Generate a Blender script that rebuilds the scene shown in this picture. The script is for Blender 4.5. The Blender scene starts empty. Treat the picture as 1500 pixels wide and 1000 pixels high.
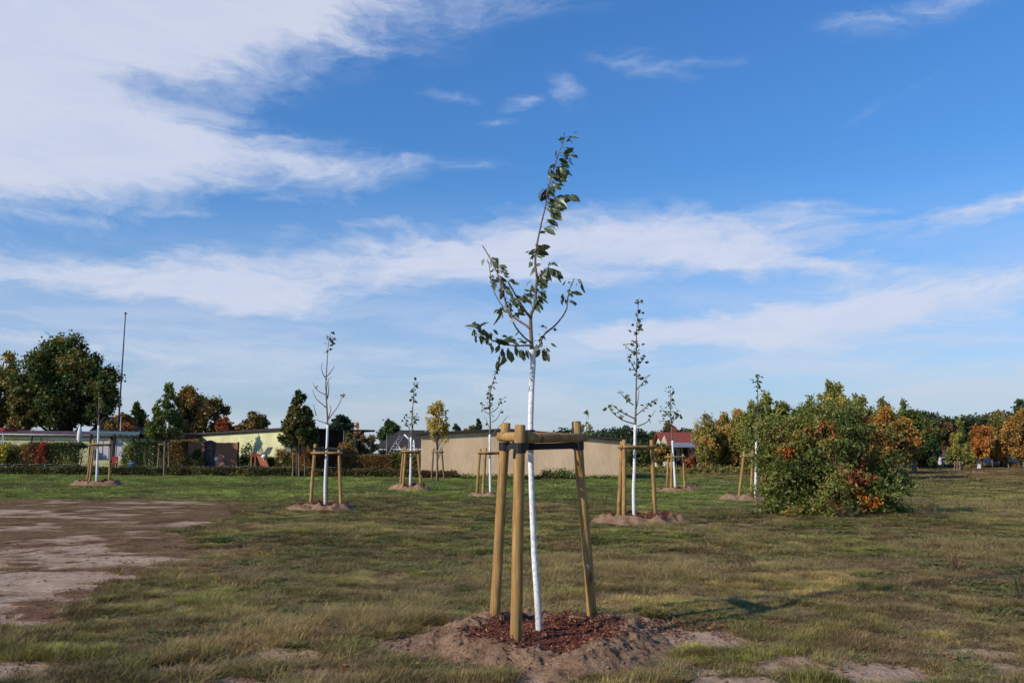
import bpy, math, random
# Procedural recreation of a field of newly planted fruit trees in autumn
SUN_E = 4.7
SKY_GRADE = [(0.0, (.66, .78, 1.06)), (.12, (.66, .95, 1.30)), (.35, (.58, 1.09, 1.56)), (.7, (.58, 1.18, 1.80)), (1.0, (.56, 1.12, 1.75))]
CLOUD_THIN = (5.6, 6.4, 8.2, 1); CLOUD_THICK = (6.9, 7.25, 8.5, 1); CLOUD_LOW = (5.4, 6.2, 7.4, 1)
# (px, py, rx, ry, rotation deg, weight) : direction on the sky dome as seen over the field
CLOUDS = [(-60, 40, 580, 150, 20, 1.05), (150, -50, 540, 120, 14, 1.2), (-60, 190, 240, 110, 0, .7), (270, 105, 300, 60, 12, .36), (520, 70, 300, 40, 12, .2), (430, 0, 330, 66, 12, .50), (760, -10, 330, 40, 4, .34), (-140, 190, 330, 100, 0, .8),
          (270, 212, 300, 56, -5, .88), (90, 215, 230, 52, 0, .62), (292, 160, 66, 24, 0, .5), (450, 232, 170, 26, -4, .52), (215, 272, 120, 26, -8, .52), (640, 240, 140, 12, -6, .26),
          (50, 397, 190, 26, -3, .95), (300, 402, 290, 56, -4, .80), (340, 440, 140, 38, 2, .76), (600, 385, 350, 66, 4, .80), (860, 362, 350, 56, 3, .84), (1120, 354, 240, 56, -2, .80), (870, 405, 130, 20, -4, .55), (1190, 385, 110, 14, -8, .55),
          (1150, 474, 380, 66, 2, .82), (1330, 452, 260, 60, 5, .74), (900, 497, 160, 28, 2, .62), (1000, 482, 220, 22, 2, .5), (650, 515, 130, 22, 0, .42), (60, 480, 240, 46, 0, .55), (250, 525, 260, 30, 0, .4), (1480, 290, 150, 22, 13, .8), (1350, 315, 150, 10, 6, .34),
          (1350, 5, 150, 24, 2, .42), (950, 105, 90, 20, -10, .46), (820, 130, 40, 20, -25, .44), (755, 152, 34, 12, 15, .34), (655, 143, 44, 9, -4, .34), (728, 183, 38, 8, 3, .3), (553, 320, 60, 10, 4, .34), (1340, 126, 100, 8, 22, .22), (1050, 95, 50, 9, -4, .26), (40, 308, 80, 10, 2, .22), (1460, 505, 140, 22, 0, .3), (280, 535, 460, 34, 0, .42), (1150, 555, 520, 30, 0, .36), (700, 575, 700, 20, 0, .3)]
TURF_G1, TURF_G2 = (.045, .048, .018), (.10, .10, .035)
TURF_D1, TURF_D2 = (.09, .07, .035), (.18, .135, .065)
LUSH1, LUSH2 = (.06, .095, .018), (.11, .15, .03)
RUST1, RUST2 = (.07, .028, .016), (.22, .09, .048)
SAND1, SAND2, SAND3, SAND_D = (.31, .20, .13), (.47, .33, .235), (.57, .43, .33), (.13, .085, .058)
STRAW = (.40, .30, .14)
GR_A, GR_B = (.050, .090, .010), (.20, .225, .030)
DR_A, DR_B = (.17, .155, .032), (.44, .31, .10)
LU_A, LU_B = (.085, .155, .018), (.17, .25, .032)
RU = (.20, .10, .055)
LG_A, LG_B = (.15, .145, .035), (.48, .34, .13)
TH_A, TH_B = (.12, .08, .045), (.36, .25, .13)
HB_A, HB_B = (.05, .08, .012), (.10, .15, .022)
GN1, GN2, GN3 = 52000, 52000, 42000
LN1, LN2 = 16000, 24000
TN, HN, FN = 26000, 42000, 42000
WOOD1, WOOD2, WOOD3 = (.47, .30, .105), (.22, .125, .042), (.27, .13, .04)
SOIL1, SOIL2, SOIL3 = (.20, .115, .066), (.40, .255, .16), (.10, .06, .042)
MULCH1, MULCH2 = (.055, .019, .013), (.19, .058, .033)
GREENW = (.55, .535, .30)
BROWNW = (.57, .42, .27)
import bpy, math, random
import numpy as np
from mathutils import Vector, Matrix

random.seed(7)
RNG = np.random.default_rng(11)
SC = bpy.context.scene
COL = SC.collection
PI = math.pi

# ------------------------------------------------------------------ camera
FPX, PW, PH = 1250.0, 1500.0, 1000.0
CAM_Z = 1.6
PITCH = math.atan(163.0 / FPX)
CP, SP = math.cos(PITCH), math.sin(PITCH)
cam = bpy.data.cameras.new("camera")
cam.sensor_width = 36.0
cam.lens = 36.0 * FPX / PW
cam.clip_start = 0.05
cam.clip_end = 9000
cam_ob = bpy.data.objects.new("camera", cam)
COL.objects.link(cam_ob)
cam_ob.location = (0, 0, CAM_Z)
cam_ob.rotation_euler = (PI / 2 + PITCH, 0, 0)
SC.camera = cam_ob

def P(px, py, Y):
    """world point at distance Y in the direction measured on the photo"""
    cx = (px - 750.0) / FPX
    cy = (500.0 - py) / FPX
    t = Y / (CP - SP * cy)
    return Vector((cx * t, Y, CAM_Z + t * (SP + CP * cy)))

# ------------------------------------------------------------------ noise / terrain
_T = np.random.default_rng(5).random((256, 256))
def vnoise(x, y):
    xi = np.floor(x).astype(int); yi = np.floor(y).astype(int)
    fx = x - xi; fy = y - yi
    fx = fx * fx * (3 - 2 * fx); fy = fy * fy * (3 - 2 * fy)
    a = _T[xi & 255, yi & 255]; b = _T[(xi + 1) & 255, yi & 255]
    c = _T[xi & 255, (yi + 1) & 255]; d = _T[(xi + 1) & 255, (yi + 1) & 255]
    return (a * (1 - fx) + b * fx) * (1 - fy) + (c * (1 - fx) + d * fx) * fy
def fbm(x, y, s=1.0, o=4, seed=0.0):
    x = np.asarray(x, float) / s + seed * 17.13; y = np.asarray(y, float) / s + seed * 9.71
    v = 0; a = 0.5; n = 0
    for _ in range(o):
        v = v + a * vnoise(x, y); n += a; a *= 0.5; x = x * 2.03 + 3.1; y = y * 2.03 + 1.7
    return v / n
def sstep(a, b, x):
    t = np.clip((np.asarray(x, float) - a) / (b - a), 0, 1)
    return t * t * (3 - 2 * t)

def height(x, y):
    x = np.asarray(x, float); y = np.asarray(y, float)
    near = 1 - sstep(30, 80, y)
    h = 0.10 * (fbm(x, y, 3.2, 3, 1) - 0.5) * near
    h = h + 0.05 * (fbm(x, y, 0.55, 3, 2) - 0.5) * (1 - sstep(12, 30, y))
    tilt = np.clip(-0.006 * x, -0.12, 0.16) * sstep(14, 40, y) * (1 - sstep(90, 200, y))
    return h + tilt - 0.02
def gz(x, y):
    return float(height(np.array([x]), np.array([y]))[0])

def G(px, py):
    """ground position seen at a pixel of the photo"""
    Y = 10.0
    cx = (px - 750.0) / FPX; cy = (500.0 - py) / FPX
    dz = (SP + CP * cy) / (CP - SP * cy)
    for _ in range(12):
        x = cx * Y / (CP - SP * cy)
        Y = (gz(x, Y) - CAM_Z) / dz
    return (cx * Y / (CP - SP * cy), Y)

# ------------------------------------------------------------------ objects
ORI = {}
def tag(o, label=None, cat=None, group=None, kind=None):
    if label: o['label'] = label
    if cat: o['category'] = cat
    if group: o['group'] = group
    if kind: o['kind'] = kind
    return o
def empty(name, loc, label, cat, group=None):
    o = bpy.data.objects.new(name, None); COL.objects.link(o)
    o.location = loc; o.empty_display_size = 0.2
    ORI[o.name] = Vector(loc)
    return tag(o, label, cat, group)

def link_mesh(name, me, parent=None, loc=None):
    o = bpy.data.objects.new(name, me); COL.objects.link(o)
    if parent is not None:
        o.parent = parent; ORI[o.name] = ORI[parent.name]
    else:
        L = Vector(loc) if loc is not None else Vector((0, 0, 0))
        o.location = L; ORI[o.name] = L
    return o

class MB:
    """collects shapes in world coordinates and links them as one mesh object"""
    def __init__(s): s.v = []; s.f = []; s.m = []; s.sm = []; s.cur = 0
    def mat(s, i): s.cur = i; return s
    def add(s, vs, fs, smooth=False):
        b = len(s.v); s.v += [tuple(v) for v in vs]
        for f in fs:
            s.f.append(tuple(b + i for i in f)); s.m.append(s.cur); s.sm.append(smooth)
        return s
    def box(s, c, size, rot=0.0, ry=0.0, rx=0.0):
        R = Matrix.Rotation(rot, 3, 'Z') @ Matrix.Rotation(rx, 3, 'X') @ Matrix.Rotation(ry, 3, 'Y')
        h = [k / 2 for k in size]; c = Vector(c)
        vs = [c + R @ Vector((sx * h[0], sy * h[1], sz * h[2])) for sx in (-1, 1) for sy in (-1, 1) for sz in (-1, 1)]
        return s.add(vs, [(0, 1, 3, 2), (4, 6, 7, 5), (0, 4, 5, 1), (2, 3, 7, 6), (0, 2, 6, 4), (1, 5, 7, 3)])
    def bar(s, a, b, w, h=None):
        a = Vector(a); b = Vector(b); h = h or w
        d = (b - a).normalized(); up = Vector((0, 0, 1)) if abs(d.z) < .95 else Vector((0, 1, 0))
        x = d.cross(up).normalized(); y = x.cross(d).normalized()
        vs = []
        for p in (a, b):
            for i, j in ((-1, -1), (1, -1), (1, 1), (-1, 1)):
                vs.append(p + x * (i * w / 2) + y * (j * h / 2))
        return s.add(vs, [(0, 3, 2, 1), (4, 5, 6, 7), (0, 1, 5, 4), (1, 2, 6, 5), (2, 3, 7, 6), (3, 0, 4, 7)])
    def tube(s, pts, rad, n=10, cap=True, wob=0.0, bevel=0.0, seed=0):
        pts = [Vector(p) for p in pts]
        if not isinstance(rad, (list, tuple)): rad = [rad] * len(pts)
        rad = list(rad)
        if bevel > 0:
            d0 = (pts[1] - pts[0]).normalized(); d1 = (pts[-1] - pts[-2]).normalized()
            pts = [pts[0], pts[0] + d0 * bevel] + pts[1:-1] + [pts[-1] - d1 * bevel, pts[-1]]
            rad = [rad[0] - bevel, rad[0]] + rad[1:-1] + [rad[-1], rad[-1] - bevel]
        rr = random.Random(seed)
        vs = []; fs = []; prev = None
        for i, p in enumerate(pts):
            a = pts[max(0, i - 1)]; b = pts[min(len(pts) - 1, i + 1)]
            d = (b - a).normalized()
            if prev is None:
                up = Vector((0, 1, 0)) if abs(d.y) < .9 else Vector((1, 0, 0))
                x = d.cross(up).normalized()
            else:
                x = (prev - d * prev.dot(d)).normalized()
            prev = x; y = d.cross(x)
            for k in range(n):
                t = 2 * PI * k / n; r = rad[i] * (1 + wob * (rr.random() - .5))
                vs.append(p + x * (math.cos(t) * r) + y * (math.sin(t) * r))
        for i in range(len(pts) - 1):
            for k in range(n):
                fs.append((i * n + k, i * n + (k + 1) % n, (i + 1) * n + (k + 1) % n, (i + 1) * n + k))
        s.add(vs, fs, True)
        if cap:
            b = len(s.v) - len(vs); m = (len(pts) - 1) * n
            s.f.append(tuple(b + k for k in range(n))[::-1]); s.m.append(s.cur); s.sm.append(False)
            s.f.append(tuple(b + m + k for k in range(n))); s.m.append(s.cur); s.sm.append(False)
        return s
    def lathe(s, c, prof, n=14):
        vs = []; fs = []; c = Vector(c)
        for r, z in prof:
            for k in range(n):
                t = 2 * PI * k / n; vs.append(c + Vector((r * math.cos(t), r * math.sin(t), z)))
        for i in range(len(prof) - 1):
            for k in range(n):
                fs.append((i * n + k, i * n + (k + 1) % n, (i + 1) * n + (k + 1) % n, (i + 1) * n + k))
        fs.append(tuple(range(n))[::-1]); fs.append(tuple((len(prof) - 1) * n + k for k in range(n)))
        return s.add(vs, fs, True)
    def prism(s, poly, off):
        """poly: world points of one face, extruded by off"""
        n = len(poly); off = Vector(off)
        vs = [Vector(p) for p in poly] + [Vector(p) + off for p in poly]
        fs = [tuple(range(n))[::-1], tuple(range(n, 2 * n))]
        for k in range(n): fs.append((k, (k + 1) % n, n + (k + 1) % n, n + k))
        return s.add(vs, fs)
    def build(s, name, mats, parent=None, loc=None):
        if not isinstance(mats, (list, tuple)): mats = [mats]
        if parent is not None: L = ORI[parent.name]
        else: L = Vector(loc) if loc is not None else Vector((0, 0, 0))
        me = bpy.data.meshes.new(name)
        me.from_pydata([(v[0] - L.x, v[1] - L.y, v[2] - L.z) for v in s.v], [], s.f)
        for m in mats: me.materials.append(m)
        me.polygons.foreach_set('material_index', s.m)
        me.polygons.foreach_set('use_smooth', s.sm)
        me.update()
        return link_mesh(name, me, parent, L)

def np_mesh(name, V, F, mats, col=None, smooth=False, parent=None, loc=None, attrs=None):
    """V (n,3) world, F (m,k) faces"""
    L = ORI[parent.name] if parent is not None else (Vector(loc) if loc is not None else Vector((0, 0, 0)))
    V = np.asarray(V, dtype=np.float32) - np.array([L.x, L.y, L.z], dtype=np.float32)
    me = bpy.data.meshes.new(name)
    n = len(V); m, k = F.shape
    me.vertices.add(n); me.vertices.foreach_set('co', V.ravel())
    me.loops.add(m * k); me.loops.foreach_set('vertex_index', F.astype(np.int32).ravel())
    me.polygons.add(m); me.polygons.foreach_set('loop_start', np.arange(0, m * k, k, dtype=np.int32))
    me.polygons.foreach_set('use_smooth', np.full(m, smooth, dtype=bool))
    me.update(calc_edges=True)
    if col is not None:
        a = me.color_attributes.new('col', 'FLOAT_COLOR', 'POINT')
        c4 = np.ones((n, 4), dtype=np.float32); c4[:, :3] = col
        a.data.foreach_set('color', c4.ravel())
    for nm, arr in (attrs or {}).items():
        a = me.attributes.new(nm, 'FLOAT', 'POINT'); a.data.foreach_set('value', np.asarray(arr, dtype=np.float32))
    if not isinstance(mats, (list, tuple)): mats = [mats]
    for mt in mats: me.materials.append(mt)
    return link_mesh(name, me, parent, L)

# ------------------------------------------------------------------ materials
class E:
    """tiny node-expression helper"""
    def __init__(s, nt): s.nt = nt
    def node(s, t, **kw):
        n = s.nt.nodes.new(t)
        for k, v in kw.items(): setattr(n, k, v)
        return n
    def put(s, sock, v):
        if v is None: return
        if hasattr(v, 'is_output') or isinstance(v, bpy.types.NodeSocket): s.nt.links.new(v, sock)
        else: sock.default_value = v
    def math(s, op, a, b=None, c=None, clamp=False):
        n = s.node('ShaderNodeMath', operation=op); n.use_clamp = clamp
        s.put(n.inputs[0], a); s.put(n.inputs[1], b)
        if c is not None: s.put(n.inputs[2], c)
        return n.outputs[0]
    def mix(s, f, a, b, mode='MIX'):
        n = s.node('ShaderNodeMix', data_type='RGBA', blend_type=mode)
        def q(v): return (v[0], v[1], v[2], 1) if isinstance(v, tuple) and len(v) == 3 else v
        s.put(n.inputs[0], f); s.put(n.inputs[6], q(a)); s.put(n.inputs[7], q(b))
        return n.outputs[2]
    def noise(s, vec, scale, detail=4, rough=0.55, out=0, dist=0.0):
        n = s.node('ShaderNodeTexNoise'); s.put(n.inputs['Vector'], vec)
        n.inputs['Scale'].default_value = scale; n.inputs['Detail'].default_value = detail
        n.inputs['Roughness'].default_value = rough; n.inputs['Distortion'].default_value = dist
        return n.outputs[out]
    def mapping(s, vec, loc=(0, 0, 0), rot=(0, 0, 0), scale=(1, 1, 1), typ='POINT'):
        n = s.node('ShaderNodeMapping', vector_type=typ); s.put(n.inputs['Vector'], vec)
        n.inputs['Location'].default_value = loc; n.inputs['Rotation'].default_value = rot
        n.inputs['Scale'].default_value = scale
        return n.outputs[0]
    def ramp(s, f, stops):
        n = s.node('ShaderNodeValToRGB'); s.put(n.inputs[0], f)
        e = n.color_ramp.elements
        while len(e) > 1: e.remove(e[0])
        e[0].position = stops[0][0]; c = stops[0][1]; e[0].color = (c[0], c[1], c[2], 1)
        for p, c in stops[1:]:
            k = e.new(p); k.color = (c[0], c[1], c[2], 1)
        return n.outputs[0]
    def rng(s, v, a, b, c=0.0, d=1.0, smooth=True):
        n = s.node('ShaderNodeMapRange', interpolation_type='SMOOTHSTEP' if smooth else 'LINEAR')
        s.put(n.inputs[0], v)
        for i, k in enumerate((a, b, c, d)): n.inputs[i + 1].default_value = k
        return n.outputs[0]
    def bump(s, h, dist=0.01, strength=1.0):
        n = s.node('ShaderNodeBump'); s.put(n.inputs['Height'], h)
        n.inputs['Distance'].default_value = dist; n.inputs['Strength'].default_value = strength
        return n.outputs[0]

def new_mat(name):
    m = bpy.data.materials.new(name); m.use_nodes = True
    nt = m.node_tree; nt.nodes.clear()
    e = E(nt); out = e.node('ShaderNodeOutputMaterial')
    return m, e, out
def principled(e, out, base, rough=0.7, spec=0.3, metal=0.0, normal=None):
    n = e.node('ShaderNodeBsdfPrincipled')
    e.put(n.inputs['Base Color'], (base[0], base[1], base[2], 1) if isinstance(base, tuple) else base)
    e.put(n.inputs['Roughness'], rough); n.inputs['Specular IOR Level'].default_value = spec
    n.inputs['Metallic'].default_value = metal
    if normal is not None: e.put(n.inputs['Normal'], normal)
    if out is not None: e.nt.links.new(n.outputs[0], out.inputs[0])
    return n

def rough_mat(name, c, var=0.25, scale=6.0, rough=0.75, spec=0.25, bump=0.004, stretch=(1, 1, 1), c2=None, metal=0.0):
    """a surface with blotchy wear and a fine relief"""
    m, e, out = new_mat(name)
    tc = e.node('ShaderNodeTexCoord').outputs['Object']
    v = e.mapping(tc, scale=stretch)
    n1 = e.noise(v, scale, 6, 0.6); n2 = e.noise(v, scale * 7.3, 4, 0.6)
    f = e.math('ADD', e.math('MULTIPLY', n1, 0.65), e.math('MULTIPLY', n2, 0.35))
    f = e.rng(f, 0.3, 0.7)
    lo = c2 or tuple(k * (1 - var) for k in c); hi = tuple(min(1, k * (1 + var * 0.6)) for k in c)
    base = e.mix(f, lo, hi)
    principled(e, out, base, e.rng(n2, .2, .8, rough - .1, rough + .1), spec, metal, e.bump(n2, bump, 0.7))
    return m

def leaf_mat(name, trans=0.3, rough=0.5, spec=0.35):
    m, e, out = new_mat(name)
    a = e.node('ShaderNodeAttribute', attribute_name='col').outputs['Color']
    p = principled(e, None, a, rough, spec)
    t = e.node('ShaderNodeBsdfTranslucent'); e.put(t.inputs[0], e.mix(0.6, a, e.mix(1.0, a, (1.3, 1.25, 0.6), 'MULTIPLY')))
    mx = e.node('ShaderNodeMixShader'); mx.inputs[0].default_value = trans
    e.nt.links.new(p.outputs[0], mx.inputs[1]); e.nt.links.new(t.outputs[0], mx.inputs[2])
    e.nt.links.new(mx.outputs[0], out.inputs[0])
    return m
# ------------------------------------------------------------------ light and sky
SUN_EL = math.radians(30)
SUN_BACK = math.radians(32)          # how far behind the line of sight's perpendicular
sun_dir = Vector((-math.cos(SUN_BACK) * math.cos(SUN_EL), -math.sin(SUN_BACK) * math.cos(SUN_EL), math.sin(SUN_EL)))
sl = bpy.data.lights.new("sun", 'SUN'); sl.energy = SUN_E; sl.angle = math.radians(0.55); sl.color = (1.0, 0.90, 0.76)
so = bpy.data.objects.new("sun", sl); COL.objects.link(so)
so.rotation_euler = sun_dir.to_track_quat('Z', 'Y').to_euler(); so.location = (-30, -20, 40)

W = bpy.data.worlds.new("World"); SC.world = W; W.use_nodes = True
W.node_tree.nodes.clear()
e = E(W.node_tree)
wout = e.node('ShaderNodeOutputWorld'); bg = e.node('ShaderNodeBackground'); bg.inputs[1].default_value = 0.1
e.nt.links.new(bg.outputs[0], wout.inputs[0])
sky = e.node('ShaderNodeTexSky', sky_type='NISHITA')
sky.sun_disc = False; sky.sun_elevation = SUN_EL
sky.sun_rotation = math.atan2(sun_dir.x, sun_dir.y)
sky.air_density = 1.0; sky.dust_density = 0.6; sky.ozone_density = 2.0; sky.altitude = 50
dirv = e.node('ShaderNodeTexCoord').outputs['Generated']
sep = e.node('ShaderNodeSeparateXYZ'); e.put(sep.inputs[0], dirv)
az = e.math('ARCTAN2', sep.outputs[0], sep.outputs[1])
el = e.math('ARCSINE', sep.outputs[2])
# colour of clear air by elevation, multiplied on the physical sky
grade = e.ramp(e.math('DIVIDE', el, 0.7), SKY_GRADE)
skyc = e.mix(1.0, sky.outputs[0], grade, 'MULTIPLY')
comb = e.node('ShaderNodeCombineXYZ'); e.put(comb.inputs[0], az); e.put(comb.inputs[1], el)
base_v = comb.outputs[0]
warpn = e.node('ShaderNodeTexNoise'); e.put(warpn.inputs['Vector'], e.mapping(base_v, scale=(1, 2.6, 1)))
warpn.inputs['Scale'].default_value = 5.0; warpn.inputs['Detail'].default_value = 8; warpn.inputs['Roughness'].default_value = 0.62
wv = e.node('ShaderNodeVectorMath', operation='SUBTRACT'); e.put(wv.inputs[0], warpn.outputs['Color']); wv.inputs[1].default_value = (0.5, 0.5, 0.5)
ws = e.node('ShaderNodeVectorMath', operation='MULTIPLY'); e.put(ws.inputs[0], wv.outputs[0]); ws.inputs[1].default_value = (0.16, 0.06, 0)
wa = e.node('ShaderNodeVectorMath', operation='ADD'); e.put(wa.inputs[0], base_v); e.put(wa.inputs[1], ws.outputs[0])
cv = wa.outputs[0]
def sky_pos(px, py):
    d = (P(px, py, 10.0) - Vector((0, 0, CAM_Z))).normalized()
    return math.atan2(d.x, d.y), math.asin(d.z)
def blob(px, py, rx, ry, rot, w):
    a, b = sky_pos(px, py)
    m = e.mapping(cv, loc=(a, b, 0), rot=(0, 0, math.radians(rot)), scale=(rx / FPX * 1.25, ry / FPX * 1.25, 1), typ='TEXTURE')
    g = e.node('ShaderNodeTexGradient', gradient_type='SPHERICAL'); e.put(g.inputs[0], m)
    return e.math('MULTIPLY', g.outputs['Fac'], w)
acc = None
for b in CLOUDS:
    v = blob(*b)
    acc = v if acc is None else e.math('ADD', acc, v)
det = e.noise(e.mapping(cv, rot=(0, 0, 0.12), scale=(1, 4.2, 1)), 6.0, 10, 0.68, dist=0.6)
det2 = e.noise(e.mapping(cv, rot=(0, 0, -0.25), scale=(1, 1.8, 1)), 26.0, 7, 0.62, dist=0.3)
dd = e.math('ADD', e.math('MULTIPLY', e.math('SUBTRACT', det, 0.5), 1.6), e.math('MULTIPLY', e.math('SUBTRACT', det2, 0.5), 0.75))
gate = e.rng(acc, 0.0, 0.22)
al = e.math('ADD', acc, e.math('MULTIPLY', dd, gate))
al = e.rng(al, -0.04, 1.2)
# thin veil that lies over everything low down
veil = e.math('MULTIPLY', e.rng(el, 0.34, 0.02), e.rng(e.noise(e.mapping(cv, scale=(1, 6, 1)), 4.0, 8, 0.6), 0.33, 0.66, 0.40, 0.92))
al = e.math('MAXIMUM', e.math('MULTIPLY', al, 0.88), veil)
thick = e.rng(al, 0.35, 0.9)
cc = e.mix(e.math('MULTIPLY', thick, e.rng(det, .35, .65, .55, 1.0)), CLOUD_THIN, CLOUD_THICK)
lowc = e.rng(el, 0.16, 0.02)
cc = e.mix(lowc, cc, CLOUD_LOW)
final = e.mix(al, skyc, cc)
e.put(bg.inputs[0], final)

# ------------------------------------------------------------------ ground maps
MOUNDS = []     # (x, y, rx, ry) kept free of grass
def ell(x, y, c, rx, ry, soft=0.5):
    d = np.sqrt(((x - c[0]) / rx) ** 2 + ((y - c[1]) / ry) ** 2)
    return 1 - sstep(1 - soft, 1 + soft, d)
BSPOTS = [((860, 990), 1.9, .5, .92), ((400, 985), 1.0, .36, .82), ((1100, 980), 1.0, .34, .95), ((560, 985), .6, .3, .7), ((640, 945), .5, .35, 1.3), ((1010, 935), .5, .3, 1.2), ((1330, 985), .8, .2, .8), ((700, 960), .6, .35, .9), ((640, 930), .45, .5, .95), ((860, 985), .9, .35, .95), ((985, 925), .4, .35, .9), ((1000, 960), .6, .3, .9), ((965, 955), .6, .3, .8), ((1130, 975), .9, .25, .8), ((1060, 985), .8, .25, .8), ((930, 990), .9, .3, .8), ((700, 985), .9, .3, .8),
          ((1425, 955), .35, .10, .8), ((1205, 905), .4, .12, .6), ((430, 975), .9, .3, .8), ((300, 990), .7, .3, .7), ((620, 905), .5, .25, .6), ((100, 985), .8, .25, .6), ((230, 955), .5, .25, .55),
          ((1010, 768), 1.4, .5, .7), ((1480, 748), 4, .8, .7), ((905, 768), 1.2, .5, .5), ((20, 950), .9, .5, .7), ((560, 955), .6, .25, .6), ((1250, 990), .8, .2, .6)]
_bsp = [(G(*c), rx, ry, w) for c, rx, ry, w in BSPOTS]
_bx = np.array([6.0, 7.6, 8.4, 10.2, 13.2, 18.7, 26.7, 31.0, 36.0]); _bv = np.array([-5.6, -4.6, -4.4, -4.55, -5.1, -6.6, -8.0, -11.0, -16.0])
def maps(x, y):
    """bare, dry, lush, rust, all 0..1, in world metres"""
    x = np.asarray(x, float); y = np.asarray(y, float)
    n1 = fbm(x, y, 1.7, 5, 3); n2 = fbm(x, y, 0.45, 4, 4); n3 = fbm(x, y, 5.5, 4, 6); n4 = fbm(x * .4, y, 1.1, 4, 8)
    edge = np.interp(y, _bx, _bv) + (n1 - .5) * 2.2 + (n2 - .5) * 1.0
    dirt = sstep(0.45, -0.45, x - edge) * sstep(29.8, 28.6, y + (n1 - .5) * 3) * sstep(5.0, 6.6, y)
    moss = sstep(0.535, 0.61, 0.40 * n4 + .35 * n2 + .25 * fbm(x * .6, y, .22, 3, 14) + 0.07 * sstep(10, 15, y) - .06 * sstep(13, 9, y) + .05 * sstep(2.0, .2, np.abs(x - edge))) * dirt
    spots = np.zeros_like(x)
    for c, rx, ry, w in _bsp:
        spots = np.maximum(spots, w * ell(x, y, c, rx * 1.4, ry * 1.9, .6))
    gen = sstep(0.52, 0.62, 0.5 * n1 + 0.5 * n2 + 0.12 * (1 - sstep(6, 8.5, y))) * (1 - sstep(9, 16, y)) * .7 * (1 - .6 * sstep(1.5, 4, x))
    sp = sstep(0.44, 0.60, spots * .48 + n2 * .75 - .20 + .25 * (n1 - .5))
    bare = np.clip(np.maximum(np.maximum(dirt, gen), sp), 0, 1)
    lush = sstep(22, 33, y + (n3 - .5) * 16) * (1 - sstep(8, 22, x - 2 + (n3 - .5) * 8)) * (1 - sstep(66, 80, y))
    lush = np.maximum(lush, sstep(.56, .68, n3 * .6 + n1 * .4) * .55)
    dry = sstep(.42, .58, .4 * n3 + .35 * n1 + .25 * n2) * (1 - lush * .85)
    dry = np.maximum(dry, sstep(4, 14, x + (n3 - .5) * 10) * sstep(.36, .55, n1) * (1 - sstep(30, 45, y)) * .9)
    rust = moss.copy()
    rust = np.maximum(rust, sstep(.60, .70, fbm(x, y, 2.3, 4, 12)) * .75 * (1 - lush))
    rust = np.maximum(rust, sstep(52, 64, y) * sstep(6, 16, x) * sstep(.35, .5, n3) * .8)
    return bare, dry, lush, rust, dirt

# ------------------------------------------------------------------ ground sheet
rows = [-25.0, -15, -8, -4, -1, 1.0, 2.2, 3.2, 4.0]
d = 4.4
while d < 120: rows.append(d); d *= 1.0082
while d < 4000: rows.append(d); d *= 1.09
rows = np.array(rows)
NU = 760
u = np.linspace(-1, 1, NU); us = 0.5 * u + 0.5 * u ** 5
Wd = 14 + 1.5 * np.maximum(rows, 0)
X = us[None, :] * Wd[:, None]; Y = np.repeat(rows[:, None], NU, 1)
Xf = X.ravel(); Yf = Y.ravel()
Zf = height(Xf, Yf)
bare, dry, lush, rust, dirt = maps(Xf, Yf)
Zf = Zf - 0.02 * bare * (1 - sstep(20, 40, Yf))
i = np.arange(len(rows) - 1)[:, None] * NU + np.arange(NU - 1)[None, :]
F = np.stack([i, i + 1, i + NU + 1, i + NU], -1).reshape(-1, 4)
gm, e, out = new_mat('ground_soil_and_turf')
geo = e.node('ShaderNodeNewGeometry').outputs['Position']
def attr(nm): return e.node('ShaderNodeAttribute', attribute_name=nm).outputs['Fac']
fn = e.noise(geo, 9.0, 8, .65); fn2 = e.noise(geo, 55.0, 5, .65); fn3 = e.noise(e.mapping(geo, scale=(1, 1, 1)), 2.2, 6, .6)
turf_g = e.mix(fn, TURF_G1, TURF_G2); turf_d = e.mix(fn, TURF_D1, TURF_D2)
turf = e.mix(attr('dry'), turf_g, turf_d)
turf = e.mix(attr('lush'), turf, e.mix(fn, LUSH1, LUSH2))
turf = e.mix(e.math('MULTIPLY', attr('rust'), .8), turf, e.mix(fn2, RUST1, RUST2))
sand = e.mix(e.rng(fn, .3, .7), SAND1, SAND2)
sand = e.mix(e.rng(fn3, .45, .7, 0, .6), sand, SAND3)
sand = e.mix(e.rng(e.noise(geo, 3.6, 9, .7), .5, .66, 0, .38), sand, SAND_D)
sand = e.mix(e.rng(fn2, .62, .75, 0, .6), sand, SAND_D)
bm = e.math('ADD', attr('bare'), e.math('MULTIPLY', e.math('SUBTRACT', fn, .5), 1.1))
bm = e.rng(bm, .38, .62)
rm = e.rng(e.math('ADD', e.math('ADD', attr('rust'), e.math('MULTIPLY', e.math('SUBTRACT', fn, .5), 1.5)), e.math('MULTIPLY', e.math('SUBTRACT', fn2, .5), 1.2)), .3, .7)
sand = e.mix(e.math('MULTIPLY', rm, .85), sand, e.mix(fn2, RUST1, RUST2))
base = e.mix(bm, turf, sand)
hh = e.math('ADD', e.math('MULTIPLY', fn, 1.0), e.math('MULTIPLY', fn2, .35))
principled(e, out, base, .95, .1, normal=e.bump(hh, .05, .9))
ground = np_mesh('ground', np.stack([Xf, Yf, Zf], 1), F, gm, smooth=True, attrs=dict(bare=bare, dry=dry, lush=lush, rust=rust))
tag(ground, kind='structure')
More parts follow.
